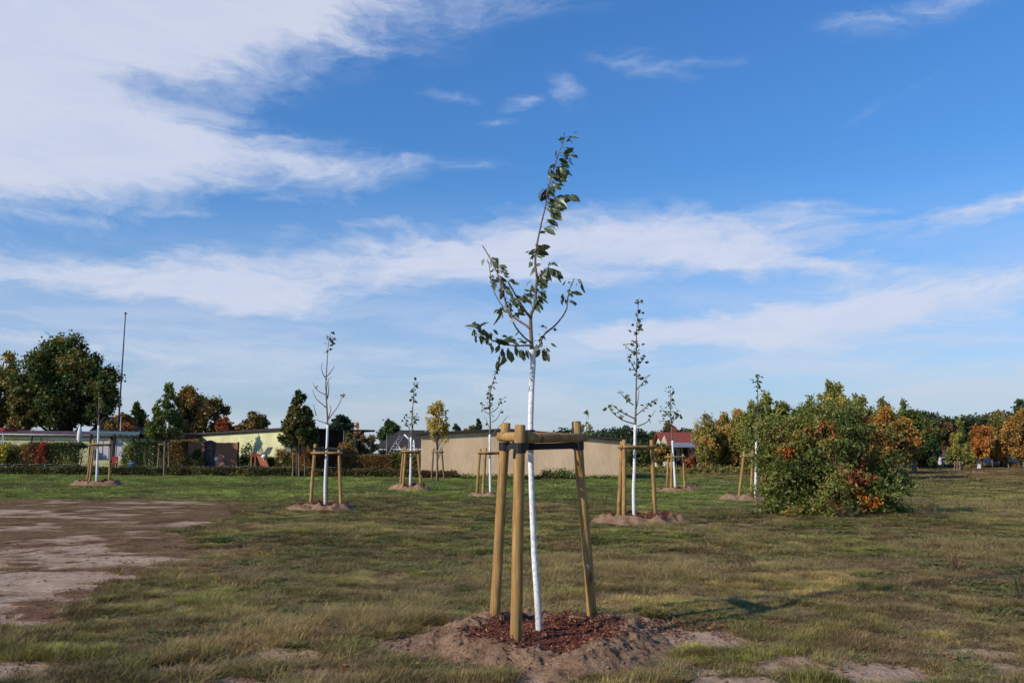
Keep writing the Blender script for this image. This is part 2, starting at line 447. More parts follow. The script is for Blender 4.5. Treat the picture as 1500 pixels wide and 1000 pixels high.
# ------------------------------------------------------------------ grass
def blade_proto(name, n, rad, h, w, lean, dryfrac, seed, mat, curl=0.5, broad=False):
    r = np.random.default_rng(seed)
    V = []; F = []; var = []
    for k in range(n):
        a = r.random() * 2 * PI; q = rad * math.sqrt(r.random())
        bx, by = q * math.cos(a), q * math.sin(a)
        a2 = a + r.normal() * .7
        L = h * (0.45 + .75 * r.random()); ln = lean * (0.3 + r.random()) * (0.4 + q / max(rad, 1e-3))
        ww = w * (.6 + .7 * r.random()); s = (-math.sin(a2), math.cos(a2))
        dv = 1.0 if r.random() < dryfrac else r.random() * .6
        segs = 3
        b = len(V)
        for i in range(segs):
            t = i / segs
            o = ln * L * (t ** 1.6) * (1 + curl * t); z = L * t * (1 - .25 * curl * t)
            wd = ww * ((1 - t) ** .6 if not broad else (.4 + 1.8 * t * (1 - t) * 2))
            cx = bx + math.cos(a2) * o; cy = by + math.sin(a2) * o
            V.append((cx - s[0] * wd / 2, cy - s[1] * wd / 2, z)); V.append((cx + s[0] * wd / 2, cy + s[1] * wd / 2, z))
            var += [dv, dv]
        o = ln * L * (1 + curl); V.append((bx + math.cos(a2) * o, by + math.sin(a2) * o, L * (1 - .25 * curl))); var.append(min(1, dv + .25))
        for i in range(segs - 1):
            F.append((b + 2 * i, b + 2 * i + 1, b + 2 * i + 3, b + 2 * i + 2))
        F.append((b + 2 * segs - 2, b + 2 * segs - 1, b + 2 * segs))
    me = bpy.data.meshes.new(name); me.from_pydata(V, [], F)
    at = me.attributes.new('var', 'FLOAT', 'POINT'); at.data.foreach_set('value', np.array(var, dtype=np.float32))
    me.materials.append(mat); me.update()
    return bpy.data.objects.new(name, me)

gmat, e, out = new_mat('grass_blades')
tint = e.node('ShaderNodeAttribute', attribute_name='tint', attribute_type='INSTANCER').outputs['Color']
vv = e.node('ShaderNodeAttribute', attribute_name='var').outputs['Fac']
rnd = e.node('ShaderNodeObjectInfo').outputs['Random']
bc = e.mix(e.math('MULTIPLY', vv, .6), tint, STRAW)
hsv = e.node('ShaderNodeHueSaturation'); e.put(hsv.inputs['Color'], bc); e.put(hsv.inputs['Value'], e.rng(rnd, 0, 1, .75, 1.3, False)); e.put(hsv.inputs['Hue'], e.rng(rnd, 0, 1, .485, .51, False))
p = principled(e, None, hsv.outputs[0], .6, .12)
t = e.node('ShaderNodeBsdfTranslucent'); e.put(t.inputs[0], hsv.outputs[0])
mx = e.node('ShaderNodeMixShader'); mx.inputs[0].default_value = .3
e.nt.links.new(p.outputs[0], mx.inputs[1]); e.nt.links.new(t.outputs[0], mx.inputs[2]); e.nt.links.new(mx.outputs[0], out.inputs[0])

def proto_coll(name, obs):
    c = bpy.data.collections.new(name)
    for o in obs: c.objects.link(o)
    return c

def scatter(name, label, cat, coll, nproto, xy, z, scl, tintc, seed):
    n = len(xy); r = np.random.default_rng(seed)
    me = bpy.data.meshes.new(name)
    me.vertices.add(n)
    co = np.concatenate([xy, z[:, None]], 1).astype(np.float32); me.vertices.foreach_set('co', co.ravel())
    def fa(nm, ty, arr, key='value'):
        a = me.attributes.new(nm, ty, 'POINT'); a.data.foreach_set(key, np.ascontiguousarray(arr).ravel())
    fa('idx', 'INT', r.integers(0, nproto, n).astype(np.int32))
    rot = np.zeros((n, 3), np.float32); rot[:, 2] = r.random(n) * 2 * PI; rot[:, 0] = r.normal(0, .09, n)
    fa('rot', 'FLOAT_VECTOR', rot, 'vector'); fa('scl', 'FLOAT_VECTOR', scl.astype(np.float32), 'vector')
    c4 = np.ones((n, 4), np.float32); c4[:, :3] = tintc; fa('tint', 'FLOAT_COLOR', c4, 'color')
    me.update()
    o = link_mesh(name, me); tag(o, label, cat, kind='stuff')
    ng = bpy.data.node_groups.new(name + '_scatter', 'GeometryNodeTree')
    ng.interface.new_socket('Geometry', in_out='INPUT', socket_type='NodeSocketGeometry')
    ng.interface.new_socket('Geometry', in_out='OUTPUT', socket_type='NodeSocketGeometry')
    N = ng.nodes; L = ng.links
    gi = N.new('NodeGroupInput'); go = N.new('NodeGroupOutput'); ip = N.new('GeometryNodeInstanceOnPoints')
    ci = N.new('GeometryNodeCollectionInfo'); ci.inputs[0].default_value = coll; ci.inputs['Separate Children'].default_value = True; ci.inputs['Reset Children'].default_value = True
    m2p = N.new('GeometryNodeMeshToPoints'); L.new(gi.outputs[0], m2p.inputs[0])
    L.new(m2p.outputs[0], ip.inputs['Points']); L.new(ci.outputs[0], ip.inputs['Instance']); ip.inputs['Pick Instance'].default_value = True
    def na(nm, ty):
        q = N.new('GeometryNodeInputNamedAttribute'); q.data_type = ty; q.inputs[0].default_value = nm
        return q.outputs[0]
    L.new(na('idx', 'INT'), ip.inputs['Instance Index'])
    e2r = N.new('FunctionNodeEulerToRotation'); L.new(na('rot', 'FLOAT_VECTOR'), e2r.inputs[0]); L.new(e2r.outputs[0], ip.inputs['Rotation'])
    L.new(na('scl', 'FLOAT_VECTOR'), ip.inputs['Scale'])
    L.new(ip.outputs[0], go.inputs[0])
    md = o.modifiers.new('scatter', 'NODES'); md.node_group = ng
    return o

short = proto_coll('short_grass_tufts', [blade_proto('grass_a%d' % k, 40, .07, .046, .0062, .9, .22, 20 + k, gmat) for k in range(5)])
longg = proto_coll('long_grass_tufts', [blade_proto('grass_b%d' % k, 30, .08, .11, .0048, 1.0, .6, 40 + k, gmat, .8) for k in range(4)])
herb = proto_coll('herb_rosettes', [blade_proto('herb_%d' % k, 26, .06, .035, .014, 1.1, .05, 60 + k, gmat, .6, True) for k in range(3)])
thatch = proto_coll('thatch', [blade_proto('thatch_%d' % k, 30, .09, .06, .0035, 1.8, .75, 80 + k, gmat, .2) for k in range(3)])
farg = proto_coll('lawn_patches', [blade_proto('lawn_%d' % k, 90, .30, .07, .014, .7, .15, 90 + k, gmat) for k in range(4)])

def lump_proto(name, seed):
    r = np.random.default_rng(seed); V = []; F = []
    n, k = 7, 4
    for i in range(k + 1):
        t = PI * i / k
        for j in range(n):
            a = 2 * PI * j / n + i * .4; q = .016 * (.8 + .45 * r.random()); V.append((q * math.sin(t) * math.cos(a), q * math.sin(t) * math.sin(a), q * math.cos(t) * .8))
    for i in range(k):
        for j in range(n): F.append((i * n + j, i * n + (j + 1) % n, (i + 1) * n + (j + 1) % n, (i + 1) * n + j))
    me = bpy.data.meshes.new(name); me.from_pydata(V, [], F); me.materials.append(gmat)
    at = me.attributes.new('var', 'FLOAT', 'POINT'); at.data.foreach_set('value', np.zeros(len(V), dtype=np.float32)); me.update()
    return bpy.data.objects.new(name, me)
def fallen_proto(name, seed):
    r = random.Random(seed); V = []; F = []
    for t, w in ((0, 0), (.25, .7), (.5, 1), (.8, .6), (1, 0)):
        x = .06 * (t - .5); z = .02 * (t - .5) ** 2 * 4 * r.random() + .004
        V += [(x, -.017 * w, z + .012 * w * r.random()), (x, 0, z), (x, .017 * w, z + .012 * w * r.random())]
    for i in range(4):
        b = i * 3; F += [(b, b + 1, b + 4, b + 3), (b + 1, b + 2, b + 5, b + 4)]
    me = bpy.data.meshes.new(name); me.from_pydata(V, [], F); me.materials.append(gmat)
    at = me.attributes.new('var', 'FLOAT', 'POINT'); at.data.foreach_set('value', np.zeros(len(V), dtype=np.float32)); me.update()
    return bpy.data.objects.new(name, me)
crumbs = proto_coll('crumb_shapes', [lump_proto('crumb_%d' % k, 300 + k) for k in range(4)])
fallen = proto_coll('fallen_leaf_shapes', [fallen_proto('fallen_%d' % k, 320 + k) for k in range(3)])

def points(n, y0, y1, seed, power=1.0):
    r = np.random.default_rng(seed)
    t = r.random(n)
    if power == 1.0: y = np.sqrt(y0 * y0 + t * (y1 * y1 - y0 * y0))
    else: y = y0 * (y1 / y0) ** t
    x = (r.random(n) * 2 - 1) * (.68 * y + 1.0)
    return x, y, r
def free_of_mounds(x, y):
    ok = np.ones(len(x), bool)
    for mx_, my_, rx, ry in MOUNDS:
        dd_ = np.sqrt(((x - mx_) / rx) ** 2 + ((y - my_) / ry) ** 2)
        ok &= dd_ > .84 + .5 * (fbm(x, y, .35, 3, 9) - .5)
    return ok
def colmix(t, a, b):
    t = np.clip(t, 0, 1)[:, None]; return np.array(a)[None] * (1 - t) + np.array(b)[None] * t
def tintfor(x, y, r, dry, lush, rust):
    n = np.clip((fbm(x, y, .8, 4, 21) - .5) * 2.6 + .5, 0, 1); n5 = np.clip((fbm(x, y, 2.0, 5, 31) - .5) * 2.4 + .5, 0, 1)
    c = colmix(n, GR_A, GR_B)
    c = c * (1 - dry[:, None]) + colmix(n, DR_A, DR_B) * dry[:, None]
    lc = colmix(n, LU_A, LU_B); c = c * (1 - lush[:, None]) + lc * lush[:, None]
    k = (rust * .75)[:, None]; c = c * (1 - k) + np.array(RU)[None] * k
    dk = sstep(.52, .60, fbm(x, y, .95, 4, 44)) * (1 - lush)
    c = c * ((0.50 + .95 * n5) * (1 - .5 * dk))[:, None]
    rd = (sstep(.56, .66, fbm(x, y, 1.1, 4, 47)) * (1 - lush) * .6)[:, None]; c = c * (1 - rd) + np.array(RU)[None] * rd
    f4 = np.clip((fbm(x, y, .42, 3, 91) - .5) * 2.6 + .5, 0, 1); br = sstep(.56, .68, fbm(x, y, .6, 3, 93))[:, None] * .55 * (1 - lush[:, None])
    c = c * (1 - br) + np.array((.22, .13, .065))[None] * br
    return c * (.58 + .84 * f4)[:, None] * (.85 + .3 * r.random((len(x), 1)))

def add_grass():
    XY = []; S = []; Tn = []
    for (n, y0, y1, s, sc) in ((GN1, 4.8, 12, 101, 1.0), (GN2, 12, 24, 102, 1.45), (GN3, 24, 40, 103, 2.0)):
        x, y, r = points(n, y0, y1, s)
        b, dr, lu, ru, di = maps(x, y)
        keep = (r.random(n) > b * 1.06 + .02) & free_of_mounds(x, y)
        clump = fbm(x, y, .38, 3, 40)
        keep &= r.random(n) < .14 + 1.5 * sstep(.42, .62, clump)
        keep &= ~((ru > .5) & (r.random(n) < .5))
        x, y, dr, lu, ru, clump = (q[keep] for q in (x, y, dr, lu, ru, clump))
        m = len(x); big = (.55 + .9 * sstep(.35, .7, clump)) * (.8 + .4 * r.random(m))
        lowf = np.clip((fbm(x, y, 1.2, 4, 55) - .5) * 2 + .5, .05, 1)
        XY.append(np.stack([x, y], 1)); S.append(np.stack([sc * (.8 + .5 * r.random(m)), sc * (.8 + .5 * r.random(m)), (1 + .3 * (sc - 1)) * big * (.6 + .9 * lowf) * (1 - .35 * lu)], 1))
        Tn.append(tintfor(x, y, r, dr, lu, ru))
    XY = np.concatenate(XY); S = np.concatenate(S); Tn = np.concatenate(Tn)
    scatter('grass', 'short patchy autumn grass, green to straw coloured, covering the open field', 'grass', short, 5, XY, height(XY[:, 0], XY[:, 1]) - .004, S, Tn, 1)
    # tall dry grass
    XY = []; S = []; Tn = []
    for (n, y0, y1, s, sc) in ((LN1, 4.8, 14, 111, 1.0), (LN2, 14, 32, 112, 1.5)):
        x, y, r = points(n, y0, y1, s)
        b, dr, lu, ru, di = maps(x, y)
        patch = fbm(x, y, 2.8, 4, 60) * .6 + fbm(x, y, .6, 3, 61) * .4 + .09 * sstep(3, 9, x) - .055
        keep = (b < .3) & free_of_mounds(x, y) & (patch > .5) & ((y > 6.2) | (r.random(n) < .3)) & (r.random(n) < sstep(.5, .62, patch)) & (r.random(n) > lu * .9)
        x, y, patch = (q[keep] for q in (x, y, patch)); m = len(x)
        h = (.35 + 1.3 * (patch - .48) / .2) * (.6 + .7 * r.random(m))
        XY.append(np.stack([x, y], 1)); S.append(np.stack([sc * np.ones(m), sc * np.ones(m), np.clip(h, .25, 1.35)], 1))
        c = colmix(fbm(x, y, 1.1, 3, 66) + .3 * (r.random(m) - .5), LG_A, LG_B); Tn.append(c * (.8 + .4 * r.random((m, 1))))
    XY = np.concatenate(XY); S = np.concatenate(S); Tn = np.concatenate(Tn)
    scatter('dry_grass', 'tall straw coloured dry grass standing in patches across the field', 'grass', longg, 4, XY, height(XY[:, 0], XY[:, 1]) - .004, S, Tn, 2)
    # thatch litter on the thin turf
    x, y, r = points(TN, 4.8, 14, 121)
    b, dr, lu, ru, di = maps(x, y)
    keep = (b < .75) & (di < .4) & free_of_mounds(x, y) & (r.random(TN) < .35 + .65 * fbm(x, y, .9, 3, 70))
    x, y, ru = x[keep], y[keep], ru[keep]; m = len(x)
    c = colmix(r.random(m), TH_A, TH_B) * (1 - ru[:, None] * .5)
    S = np.stack([.7 + .8 * r.random(m), .7 + .8 * r.random(m), .4 + .5 * r.random(m)], 1)
    scatter('thatch', 'flattened brown dead grass litter between the green tufts', 'dead grass', thatch, 3, np.stack([x, y], 1), height(x, y) - .003, S, c, 3)
    # crumbs of soil and fallen leaves
    x, y, r = points(90000, 4.9, 13, 127)
    x2 = r.random(30000) * 3.4 - 1.4; y2 = 5.9 + 3.2 * r.random(30000)
    b, dr, lu, ru, di = maps(x, y)
    keep = (r.random(90000) < b * .35) & (di < .3); x = x[keep]; y = y[keep]; z = height(x, y)
    mm = MOUNDS[0]; dd_ = np.sqrt(((x2 - mm[0]) / mm[2]) ** 2 + ((y2 - mm[1]) / mm[3]) ** 2); k2 = (dd_ < 1.02) & ((dd_ > .62) | (r.random(30000) < .1)) & (r.random(30000) < .38); k3 = (dd_ >= 1.02) & (dd_ < 1.2) & (r.random(30000) < .5)
    z2 = np.concatenate([za_main(x2[k2], y2[k2]), height(x2[k3], y2[k3])])
    z = np.concatenate([z, z2]); x = np.concatenate([x, x2[k2], x2[k3]]); y = np.concatenate([y, y2[k2], y2[k3]]); m = len(x)
    s_ = .2 + 1.1 * r.random(m) ** 6
    c = colmix(.25 + .6 * r.random(m), SOIL3, SOIL2)
    scatter('soil_crumbs', 'small crumbs and clods of sandy soil on the bare patches and the near mound', 'soil', crumbs, 4, np.stack([x, y], 1), z - .002, np.stack([s_, s_ * (.7 + .5 * r.random(m)), s_ * .75], 1), c, 36)
    x, y, r = points(1500, 5, 16, 128); m = len(x); s_ = .6 + .8 * r.random(m)
    scatter('fallen_leaves', 'scattered fallen brown and yellow leaves lying in the grass', 'fallen leaves', fallen, 3, np.stack([x, y], 1), height(x, y) + .015, np.stack([s_, s_, s_], 1), colmix(r.random(m) ** 2, (.16, .075, .035), (.42, .27, .10)), 37)
    # withered reddish low growth on the bare track
    x, y, r = points(60000, 5.5, 30, 125)
    x = -4.0 - r.random(60000) * (1.0 + .62 * y)
    b, dr, lu, ru, di = maps(x, y)
    keep = (di > .3) & (ru > .45) & (r.random(60000) < .45)
    x, y = x[keep], y[keep]; m = len(x); s_ = .8 + y / 22
    c = colmix(r.random(m), (.08, .030, .015), (.28, .105, .05)); g_ = r.random(m) < .06; c[g_] = np.array((.07, .08, .03))
    scatter('withered_ground_cover', 'withered reddish brown low growth on the bare sandy track at the left', 'ground cover', thatch, 3, np.stack([x, y], 1), height(x, y) - .012, np.stack([s_, s_, .12 + .25 * r.random(m)], 1), c, 33)
    # broad leaved herbs
    x, y, r = points(HN, 5, 22, 131)
    b, dr, lu, ru, di = maps(x, y)
    pn = fbm(x, y, .9, 3, 75)
    keep = (b < .35) & free_of_mounds(x, y) & (pn > .54)
    x, y = x[keep], y[keep]; m = len(x)
    c = colmix(r.random(m), HB_A, HB_B)
    s_ = (.5 + .7 * r.random(m)) * (1 + .03 * y)
    scatter('clover', 'dark green clover and low weeds growing between the grass', 'weeds', herb, 3, np.stack([x, y], 1), height(x, y), np.stack([s_, s_, s_ * .7], 1), c, 4)
    # the mown lawn farther out
    x, y, r = points(FN, 30, 96, 141)
    b, dr, lu, ru, di = maps(x, y)
    garden = (x < 4.5) & (y > 58)
    keep = (r.random(FN) > b) & free_of_mounds(x, y) & ~garden & (r.random(FN) < .3 + 1.2 * sstep(.35, .6, fbm(x, y, 1.8, 3, 76)))
    x, y, dr, lu, ru = (q[keep] for q in (x, y, dr, lu, ru)); m = len(x)
    s_ = 1.2 + y / 60
    S = np.stack([s_, s_, (.5 + .5 * r.random(m)) * (.55 + .9 * fbm(x, y, 3.5, 3, 77) + 1.1 * ru)], 1)
    scatter('lawn', 'green grass of the far lawn in front of the gardens', 'lawn', farg, 4, np.stack([x, y], 1), height(x, y), S, tintfor(x, y, r, dr, lu, ru), 5)
# ------------------------------------------------------------------ foliage
M_leaf = leaf_mat('leaf')
M_bark = rough_mat('bark', (.13, .10, .075), .4, 9, .9, .1, .01, (1, 1, .35))
M_bark_d = rough_mat('dark_bark', (.065, .052, .042), .4, 9, .9, .1, .01, (1, 1, .35))
M_birch = rough_mat('pale_bark', (.30, .27, .22), .45, 4, .85, .1, .006, (1, 1, 2))
M_twig = rough_mat('young_bark', (.17, .125, .09), .35, 30, .8, .2, .002)

def unit(n, r, bias=(0, 0, 0)):
    v = r.normal(size=(n, 3)) + np.array(bias)[None]
    return v / np.linalg.norm(v, axis=1, keepdims=True)
def leaf_arrays(pos, L, asp, r, bias=(0, 0, -.25)):
    n = len(pos); d = unit(n, r, bias); s = np.cross(d, unit(n, r)); s /= np.linalg.norm(s, axis=1, keepdims=True)
    nr = np.cross(d, s); L = np.broadcast_to(L, (n,))[:, None] * (.65 + .7 * r.random((n, 1)))
    V = np.empty((n, 4, 3))
    V[:, 0] = pos; V[:, 1] = pos + d * L * .45 + s * L * asp / 2 + nr * L * .08; V[:, 2] = pos + d * L; V[:, 3] = pos + d * L * .45 - s * L * asp / 2 + nr * L * .08
    return V.reshape(-1, 3)
def leaf_cols(pos, pal, r, scale=1.2, hue=None, jit=.25, ids=None):
    """natural leaf colours: pal is [(weight, colour)...], neighbouring leaves tend to agree"""
    n = len(pos); w = np.array([p[0] for p in pal], float); w = np.cumsum(w / w.sum())
    t = fbm(pos[:, 0] + pos[:, 2] * .7, pos[:, 1] + pos[:, 2] * .9, scale, 3, r.random() * 9)
    t = np.clip((t - .5) * 2.6 + .5 + r.normal(0, .16, n), 0, .9999)
    if ids is not None:
        q_ = np.random.default_rng(3).random(int(ids.max()) + 1)[ids]; t = np.clip(.45 * t + .55 * q_ + r.normal(0, .05, n), 0, .9999)
    i = np.searchsorted(w, t, side='right'); i = np.clip(i, 0, len(pal) - 1)
    C = np.array([p[1] for p in pal])[i]
    return np.minimum(C * np.array([[2.1, 2.05, 1.35]]) * (1 - jit + 2 * jit * r.random((n, 1))), .5)

def foliage(name, pos, size, pal, parent, r, asp=.6, mat=None, scale=1.2, bias=(0, 0, -.25), jit=.25, loc=None, cols=None):
    V = leaf_arrays(pos, size, asp, r, bias)
    C = np.repeat(leaf_cols(pos, pal, r, scale, jit=jit) if cols is None else cols, 4, 0)
    F = np.arange(len(V)).reshape(-1, 4)
    return np_mesh(name, V, F, mat or M_leaf, col=C, parent=parent, loc=loc)

def crown_points(c, rx, ry, rz, shape, n, r, clumps=60, cl=.20, inner=.25, gap=.0):
    """leaf positions gathered into clumps that fill an irregular crown"""
    K = clumps; q = unit(K, r); rad = (inner + (1 - inner) * r.random(K) ** .55)
    q = q * rad[:, None]
    if shape in ('cone', 'spire'):
        z = 1 - 2 * r.random(K) ** .75 if shape == 'cone' else 1 - 2 * r.random(K) ** .9
        z = -1 + 2 * (1 - np.sqrt(r.random(K))) if shape == 'cone' else z
        a = r.random(K) * 2 * PI; w = ((1 - z) / 2) ** .75 * 1.18 * (.35 + .65 * r.random(K) ** .4)
        q = np.stack([np.cos(a) * w, np.sin(a) * w, z], 1)
    elif shape == 'egg':
        f = 1 - .45 * np.clip(q[:, 2], 0, 1) ** 1.2 + .05; q[:, :2] *= f[:, None]
    elif shape == 'flat':
        q[:, 2] = np.abs(q[:, 2]) * 1.6 - .8
    C = np.array(c)[None] + q * np.array([rx, ry, rz])[None]
    sz = cl * (.55 + .9 * r.random(K)); wts = sz ** 2; wts /= wts.sum()
    idx = r.choice(K, n, p=wts)
    off = r.normal(size=(n, 3)) * np.array([rx, ry, rz * (.75 if rz > rx else .9)])[None] * sz[idx][:, None] * .62
    pos = C[idx] + off
    return pos, C

def tree(name, label, cat, l, rgt, top, bot, Y, pal, shape='round', n=4000, leaf=.22, clumps=60, cl=.2, trunk=.18, bark=None, base=None, seed=1, group=None, asp=.7, inner=.25, lean=0, scale=1.2, depth=1.0, ground_z=None, twigs=0):
    r = np.random.default_rng(seed); rr = random.Random(seed)
    A = P(l, (top + bot) / 2, Y); B = P(rgt, (top + bot) / 2, Y); Tt = P((l + rgt) / 2, top, Y); Bb = P((l + rgt) / 2, bot, Y)
    rx = (B.x - A.x) / 2; cx = (A.x + B.x) / 2; rz = (Tt.z - Bb.z) / 2; cz = (Tt.z + Bb.z) / 2
    bx = cx - lean; by = Y
    g = gz(bx, by) if ground_z is None else ground_z
    root = empty(name, (bx, by, g), label, cat, group)
    c = (cx, by, cz)
    pos, C = crown_points(c, rx * .92, rx * .92 * depth, rz * .93, shape, n, r, clumps, cl, inner)
    pos[:, 2] = np.maximum(pos[:, 2], g + .1)
    m = MB(); ztop = cz + rz * (.75 if shape not in ('cone', 'spire') else .95)
    path = [Vector((bx + (cx - bx) * t + .04 * rx * math.sin(5 * t + seed), by, g - .1 + (ztop - g) * t)) for t in (0, .15, .35, .6, .8, 1)]
    m.tube(path, [trunk * 1.25, trunk, trunk * .85, trunk * .6, trunk * .35, trunk * .12], 8, wob=.12, seed=seed)
    order = sorted(range(len(C)), key=lambda k: rr.random())[:min(len(C), 26)]
    for k in order:
        e_ = Vector(C[k]); t = min(.92, max(.22, (e_.z - g) / (ztop - g) - .22 - .1 * rr.random()))
        s_ = Vector((bx + (cx - bx) * t, by, g + (ztop - g) * t))
        if e_.z < s_.z and shape not in ('cone',): s_.z = max(g + .3, e_.z - .15 * rz)
        mid = (s_ + e_) / 2 + Vector((0, 0, -.06 * rz + .1 * rz * rr.random()))
        w = trunk * (.42 - .25 * t)
        m.tube([s_, mid, e_], [w, w * .6, w * .15], 5, cap=False)
    for k in range(twigs):
        s_ = Vector(C[rr.randrange(len(C))]); d_ = Vector((rr.gauss(0, 1), rr.gauss(0, 1), abs(rr.gauss(1, .6)))).normalized() * rx * .35
        m.tube([s_, s_ + d_ * .5 + Vector((0, 0, .02)), s_ + d_], [trunk * .12, trunk * .07, trunk * .02], 4, cap=False)
    m.build('trunk', bark or M_bark_d, root)
    foliage('crown', pos, leaf, pal, root, r, asp, scale=scale)
    return root

def hedge(name, label, cat, l, rgt, top, bot_z, Y, pal, thick=1.0, n=5000, leaf=.12, seed=1, Yr=None, rough=.08, group=None, round_=.0, scale=.8, zlo=0.0):
    """clipped or loose hedge from pixel l to rgt, leaves on a dense body"""
    r = np.random.default_rng(seed); Yr = Yr or Y
    A = P(l, top, Y); B = P(rgt, top, Yr); L = math.hypot(B.x - A.x, B.y - A.y)
    g = gz((A.x + B.x) / 2, (A.y + B.y) / 2)
    u_ = r.random(n); v_ = r.random(n) ** .75; w_ = r.random(n)
    topz = A.z + (B.z - A.z) * u_ - round_ * (np.abs(u_ - .5) * 2) ** 3 * (A.z - g)
    topz = topz + rough * 2 * (fbm(u_ * L, u_ * 0 + seed, .8, 3, seed) - .5)
    face = r.random(n)
    dep = np.where(face < .5, 0, np.where(face < .75, w_, w_)) * thick + r.normal(0, rough * .6, n)
    v_ = zlo + (1 - zlo) * v_
    zz = np.where(face < .6, g + (topz - g) * v_, topz + r.normal(0, rough * .5, n))
    dx, dy = (B.x - A.x) / L, (B.y - A.y) / L; nx, ny = -dy, dx
    px_ = A.x + (B.x - A.x) * u_ + nx * dep + r.normal(0, rough * .3, n); py_ = A.y + (B.y - A.y) * u_ + ny * dep
    pos = np.stack([px_, py_, zz], 1)
    root = empty(name, ((A.x + B.x) / 2, (A.y + B.y) / 2, g), label, cat, group)
    m = MB()
    for k in range(max(3, int(L / .35))):
        t = (k + .5) / max(3, int(L / .35)); q = Vector((A.x + (B.x - A.x) * t + nx * thick / 2, A.y + (B.y - A.y) * t + ny * thick / 2, g - .05))
        hgt = (A.z + (B.z - A.z) * t - g) * .85
        for j in range(4):
            o = Vector((r.normal() * .22, r.normal() * thick * .25, hgt * (.8 + .2 * r.random())))
            m.tube([q, q + o * .5 + Vector((0, 0, .05)), q + o], [.03, .02, .006], 4, cap=False)
    m.build('stems', M_bark_d, root)
    foliage('leaves', pos, leaf, pal, root, r, .65, scale=scale)
    if name == 'undergrowth': root['kind'] = 'stuff'
    return root
# ------------------------------------------------------------------ materials for the young trees
def stake_mat():
    m, e, out = new_mat('peeled_pine')
    tc = e.node('ShaderNodeTexCoord').outputs['Object']
    oi = e.node('ShaderNodeObjectInfo').outputs['Random']
    off = e.node('ShaderNodeCombineXYZ'); e.put(off.inputs[2], e.math('MULTIPLY', oi, 40))
    va = e.node('ShaderNodeVectorMath', operation='ADD'); e.put(va.inputs[0], tc); e.put(va.inputs[1], off.outputs[0])
    v = va.outputs[0]
    grain = e.noise(e.mapping(v, scale=(60, 60, 2.2)), 1.0, 6, .6, dist=.4)
    blot = e.noise(e.mapping(v, scale=(7, 7, 2.2)), 1.0, 5, .6)
    vor = e.node('ShaderNodeTexVoronoi'); e.put(vor.inputs['Vector'], e.mapping(v, scale=(9, 9, 3.3))); vor.inputs['Scale'].default_value = 1.0
    knot = e.rng(vor.outputs['Distance'], .26, .10)
    c = e.mix(e.rng(grain, .3, .7), WOOD1, WOOD2)
    c = e.mix(e.rng(blot, .38, .7, 0, .85), c, WOOD3)
    c = e.mix(e.rng(e.noise(v, 3.1, 4, .6), .5, .72, 0, .45), c, (.16, .13, .06))
    c = e.mix(e.math('MULTIPLY', knot, .8), c, (.13, .045, .015))
    crack = e.rng(e.noise(e.mapping(v, scale=(45, 45, .9)), 1.0, 3, .5), .66, .70)
    c = e.mix(e.math('MULTIPLY', crack, .65), c, (.07, .035, .015))
    principled(e, out, c, .72, .25, normal=e.bump(e.math('SUBTRACT', grain, crack), .003, .8))
    return m
M_stake = stake_mat()
M_stake_old = rough_mat('weathered_stake', (.20, .14, .09), .35, 6, .85, .15, .004, (1, 1, .3))
M_strap = rough_mat('black_strap', (.012, .012, .014), .3, 30, .6, .3, .002)
def lime_mat():
    m, e, out = new_mat('lime_wash')
    v = e.node('ShaderNodeTexCoord').outputs['Object']
    n1 = e.noise(v, 30, 6, .65); n2 = e.noise(v, 90, 4, .6)
    c = e.mix(e.rng(n1, .35, .62), (.52, .51, .48), (.80, .80, .79))
    c = e.mix(e.rng(n2, .64, .72, 0, .6), c, (.33, .28, .22))
    sz = e.node('ShaderNodeSeparateXYZ'); e.put(sz.inputs[0], v)
    mud = e.math('MULTIPLY', e.rng(sz.outputs[2], .38, .02), e.rng(n1, .42, .6)); c = e.mix(e.math('MULTIPLY', mud, .75), c, (.20, .13, .09))
    vk = e.noise(e.mapping(v, scale=(1, 1, .35)), 14, 4, .6); c = e.mix(e.rng(vk, .62, .68, 0, .55), c, (.42, .38, .32))
    principled(e, out, c, .85, .2, normal=e.bump(e.math('ADD', n1, e.math('MULTIPLY', n2, .4)), .006, .9))
    return m
M_lime = lime_mat()
def two_side_leaf():
    m, e, out = new_mat('plum_leaf')
    a = e.node('ShaderNodeAttribute', attribute_name='col').outputs['Color']
    bf = e.node('ShaderNodeNewGeometry').outputs['Backfacing']
    c = e.mix(bf, a, e.mix(.4, a, (.13, .16, .08)))
    p = principled(e, None, c, .38, .45)
    t = e.node('ShaderNodeBsdfTranslucent'); e.put(t.inputs[0], e.mix(1.0, c, (1.5, 1.5, .5), 'MULTIPLY'))
    mx = e.node('ShaderNodeMixShader'); mx.inputs[0].default_value = .22
    e.nt.links.new(p.outputs[0], mx.inputs[1]); e.nt.links.new(t.outputs[0], mx.inputs[2]); e.nt.links.new(mx.outputs[0], out.inputs[0])
    return m
M_plum = two_side_leaf()
def soil_mat():
    m, e, out = new_mat('sandy_soil')
    v = e.node('ShaderNodeNewGeometry').outputs['Position']
    n1 = e.noise(v, 5, 8, .65); n2 = e.noise(v, 38, 6, .65); n3 = e.noise(v, 160, 3, .6)
    c = e.mix(e.rng(n1, .3, .68), SOIL1, SOIL2)
    c = e.mix(e.rng(n2, .5, .72, 0, .6), c, SOIL3)
    mu = e.node('ShaderNodeAttribute', attribute_name='mulch').outputs['Fac']
    mf = e.rng(e.math('ADD', mu, e.math('MULTIPLY', e.math('SUBTRACT', n2, .5), .8)), .35, .6)
    c = e.mix(mf, c, e.mix(n2, MULCH1, MULCH2))
    h = e.math('ADD', n2, e.math('MULTIPLY', n3, .4))
    principled(e, out, c, .95, .1, normal=e.bump(h, .045, 1.0))
    return m
